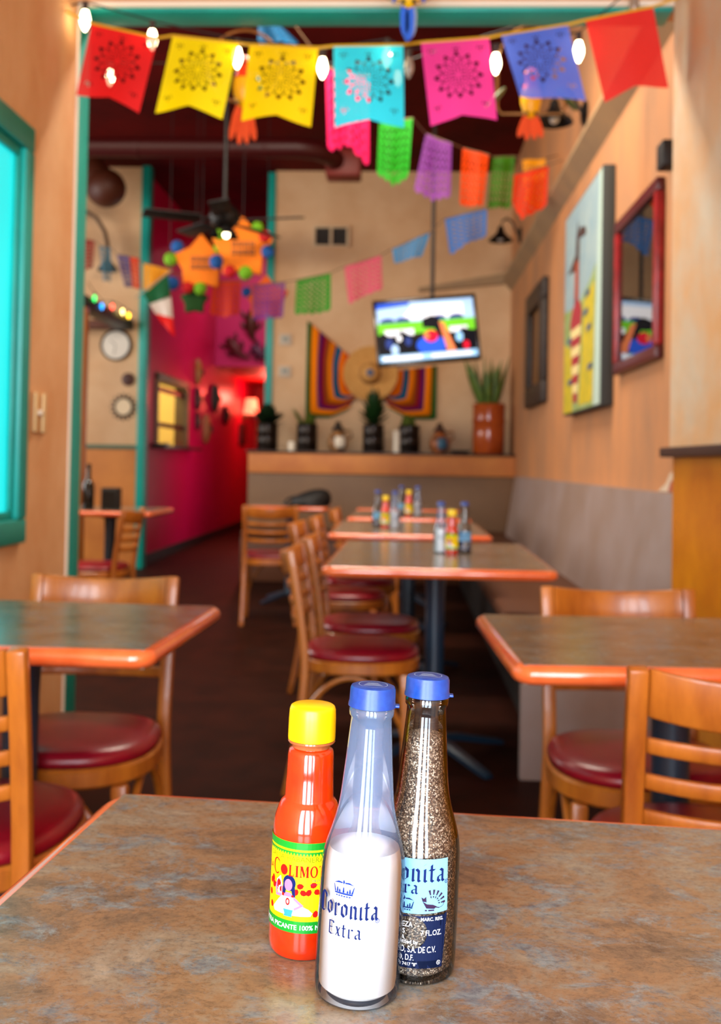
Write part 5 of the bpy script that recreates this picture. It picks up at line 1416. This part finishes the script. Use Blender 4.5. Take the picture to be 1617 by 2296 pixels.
xb = [(-2.682, 8.70, 2.46), (-2.682, 8.92, 2.425), (-2.682, 9.24, 2.47), (-2.682, 9.58, 2.475), (-2.682, 9.80, 2.47)]
string_lights('coloured bulbs strung along the dark bar beam', [(x, y, z, 1) for x, y, z in xb], [(-2.682, 8.50, 2.56), (-2.682, 10.0, 2.52)], 0.8, XM)
ck = thing('wall_clock', 'round white clock with a dark rim at the bar', 'clock', (-2.882, 10.098, 2.212))
ck.rotation_euler = (R(90), 0, 0)
MB().lathe([(0.0, 0), (0.155, 0), (0.155, 0.03), (0.140, 0.036), (0.138, 0.02), (0.0, 0.02)], 40).build('rim', M_BLACKMETAL, ck)
MB().lathe([(0.0, 0.021), (0.138, 0.021), (0.138, 0.0225), (0.0, 0.0225)], 40).build('dial', mat('white_dial', srgb(232, 226, 212), 0.4), ck)
for a_, L_ in ((50, 0.07), (170, 0.10)): MB().box(-0.004, 0.004, 0, L_, 0.024, 0.026, Matrix.Rotation(R(a_), 4, 'Z')).build('hand', mat('grey_hand', srgb(150, 146, 140), 0.5), ck)
pq = thing('wall_plaque', 'small dark brown round plaque between the two clocks', 'plaque', (-2.753, 10.098, 1.872)); pq.rotation_euler = (R(90), 0, 0)
MB().lathe([(0.0, 0), (0.062, 0), (0.066, 0.012), (0.05, 0.02), (0.0, 0.016)], 28).build('disc', M_BROWN, pq)
MB().lathe([(0.0, 0.016), (0.02, 0.018), (0.0, 0.028)], 16).build('boss', M_DARKWOOD, pq)
sc2 = thing('sunburst_clock', 'small clock with pale face and dark sunburst rim', 'clock', (-2.795, 10.098, 1.597)); sc2.rotation_euler = (R(90), 0, 0)
MB().lathe([(0.0, 0), (0.10, 0), (0.10, 0.02), (0.085, 0.03), (0.080, 0.015), (0.0, 0.015)], 32).build('rim', mat('grey_brown_rim', srgb(84, 72, 58), 0.4), sc2)
MB().lathe([(0.0, 0.016), (0.08, 0.016), (0.08, 0.018), (0.0, 0.018)], 32).build('dial', mat('pale_dial', srgb(236, 214, 176), 0.4), sc2)
for k in range(16): MB().box(-0.008, 0.008, 0.098, 0.135, 0.004, 0.012, Matrix.Rotation(2 * PI * k / 16, 4, 'Z')).build('ray', MATS['grey_brown_rim'], sc2)
gl = thing('gooseneck_lamp', 'bronze gooseneck lamp arching over the bar garland', 'lamp', (0, 0, 0))
MB().tube([(-3.40, 10.10, 3.45), (-3.36, 9.95, 3.47), (-3.28, 9.9, 3.498), (-3.17, 9.9, 3.512), (-3.05, 9.9, 3.44), (-2.965, 9.9, 3.303), (-2.935, 9.9, 3.18), (-2.93, 9.9, 3.05)], 0.020, 10).build('gooseneck', mat('bronze_arm', srgb(96, 66, 34), 0.4), gl)
MB().lathe([(0.02, 0.06), (0.03, 0.0), (0.09, -0.07), (0.10, -0.10), (0.095, -0.10), (0.02, 0.0)], 24, (-2.93, 9.9, 3.02)).build('shade', mat('grey_blue_shade', srgb(74, 92, 98), 0.5), gl)
wp = thing('wall_phone', 'pale grey fixture mounted on the golden bar post', 'fixture', (-2.77, 8.495, 1.27))
MB().box(-0.035, 0.045, -0.03, 0, -0.06, 0.12).build('housing', mat('mid_grey_plastic', srgb(110, 104, 104), 0.4), wp, bevel=0.006)
MB().box(-0.02, 0.05, -0.045, -0.03, -0.07, 0.03).build('handset', mat('white_plastic', srgb(222, 218, 216), 0.4), wp, bevel=0.006)
bt = thing('dark_bottle', 'tall dark bottle on the table past the teal jamb', 'bottle', (-2.04, 6.58, 0.7505))
MB().lathe([(0.0, 0), (0.036, 0), (0.038, 0.005), (0.038, 0.15), (0.028, 0.18), (0.014, 0.20), (0.013, 0.27), (0.0, 0.27)], 24).build('bottle_body', mat('black_glass', srgb(14, 14, 14), 0.1), bt)
MB().lathe([(0.0, 0.27), (0.0145, 0.27), (0.0145, 0.295), (0.0, 0.295)], 20).build('stopper', M_BLACKMETAL, bt)
bx = thing('napkin_box', 'black box standing beside the dark bottle', 'box', (-1.90, 6.62, 0.7505))
MB().box(-0.055, 0.055, -0.05, 0.05, 0, 0.14).build('case', M_BLACK, bx, bevel=0.006)
MB().box(-0.045, 0.045, -0.052, -0.050, 0.02, 0.12).build('napkin_slot', M_BLACKMETAL, bx)

# ================================================================== bag on the small table
bg = thing('black_bag', 'slouched black bag lying on the small table by the hall', 'bag', (-0.715, 7.78, 0.7505))
mb = MB(); n = 28
lv = [(0.0, 1.0), (0.03, 1.03), (0.06, 0.95), (0.085, 0.78), (0.10, 0.50), (0.108, 0.15)]
vs = []; fs = []
for z, s_ in lv:
    for i in range(n):
        a_ = 2 * PI * i / n; wob = 1 + 0.06 * math.sin(3 * a_ + z * 30)
        x = 0.155 * math.cos(a_) * s_ * wob + 0.02 * z / 0.1; vs.append((x, 0.12 * math.sin(a_) * s_ * wob, z * (1.0 + 0.35 * (x / 0.155 + 0.2))))
for j in range(len(lv) - 1):
    for i in range(n):
        k = (i + 1) % n; fs.append((j * n + i, j * n + k, (j + 1) * n + k, (j + 1) * n + i))
fs.append(tuple(range(n))[::-1]); fs.append(tuple((len(lv) - 1) * n + i for i in range(n)))
mb.add(vs, fs).build('bag_body', M_BLACK, bg, ang=80)
MB().tube([(-0.10, -0.02, 0.07), (-0.16, -0.04, 0.045), (-0.185, -0.05, 0.012), (-0.14, -0.08, 0.010)], 0.010, 8).build('strap', M_BLACK, bg)


# ================================================================== ornaments in the hall
def mask(label, y, z, s, face, extra):
    t = thing('wall_mask', label, 'mask', (HX, y, z), 0, 'carved ornaments on the magenta wall')
    MB().ellipsoid((0.02, 0, 0), (0.05 * s / 0.15, 0.6 * s, s), 18, 12).build('face', face, t)
    for q_ in (-1, 1): MB().ellipsoid((0.062 * s / 0.15, q_ * 0.22 * s, 0.2 * s), (0.012, 0.10 * s, 0.07 * s), 10, 6).build('eye', extra, t)
    MB().ellipsoid((0.075 * s / 0.15, 0, -0.05 * s), (0.02, 0.08 * s, 0.25 * s), 10, 6).build('nose', extra, t)
    MB().ellipsoid((0.055 * s / 0.15, 0, -0.5 * s), (0.015, 0.28 * s, 0.07 * s), 10, 6).build('mouth', extra, t)


MDK = mat('dark_maroon_wood', srgb(62, 10, 14), 0.5); MGD = mat('old_gold', srgb(150, 96, 40), 0.4); MGR = mat('dark_green_wood', srgb(34, 44, 38), 0.5); MTN = mat('tan_wood', srgb(150, 92, 50), 0.5)
mask('gilded carved mask highest on the magenta wall', 12.9, 2.20, 0.17, MGD, MDK)
mask('dark maroon mask under the gilded mask', 12.9, 1.86, 0.15, MDK, MGD)
mask('dark green long mask deeper in the hallway', 14.1, 1.94, 0.20, MGR, MTN)
mask('small dark mask beside the serving hatch shelf', 12.95, 1.58, 0.12, MDK, MTN)
mask('long tan mask hanging low in the hallway', 13.5, 1.50, 0.20, MTN, MDK)
mask('small maroon mask before the hallway lamp', 15.0, 1.75, 0.15, MDK, MGD)
hf = thing('hall_picture', 'dark framed picture below the glowing hall lamp', 'picture', (HX, 16.65, 1.50))
MB().box(0, 0.04, -0.30, 0.30, -0.16, 0.18).build('frame', M_DARKWOOD, hf, bevel=0.01)
MB().box(0.04, 0.042, -0.22, 0.22, -0.10, 0.12).build('print', MDK, hf)


def lizard(label, x, z, rot, m_, s):
    t = thing('wall_lizard', label, 'ornament', (x, 14.2, z), 0, 'lizards on the pink bulkhead'); t.rotation_euler = (0, R(rot), 0)
    MB().tube([(0, -0.02, 0.20 * s), (0, -0.03, 0.12 * s), (0, -0.035, 0.0), (0, -0.03, -0.10 * s), (0.03 * s, -0.02, -0.22 * s), (0.09 * s, -0.02, -0.30 * s)], 0.085 * s, 12, scales=[0.6, 1.0, 1.2, 0.9, 0.4, 0.1]).build('body', m_, t)
    for q_ in (-1, 1):
        for zz in (0.09, -0.08): MB().tube([(q_ * 0.04 * s, -0.02, zz * s), (q_ * 0.13 * s, -0.02, (zz + 0.04) * s), (q_ * 0.16 * s, -0.02, (zz + 0.11) * s)], 0.03 * s, 8, scales=[1, 0.8, 0.6]).build('leg', m_, t)


lizard('brown turtle-like lizard on the pink hallway bulkhead', -2.15, 2.99, 0, mat('umber_wood', srgb(74, 30, 14), 0.5), 0.9)
lizard('long brown lizard slanting on the pink bulkhead', -2.37, 2.65, -40, mat('umber_red_wood', srgb(96, 28, 34), 0.5), 0.85)
lizard('grey violet lizard on the pink bulkhead by the teal post', -2.03, 2.59, -50, mat('violet_grey_wood', srgb(90, 50, 80), 0.5), 0.7)
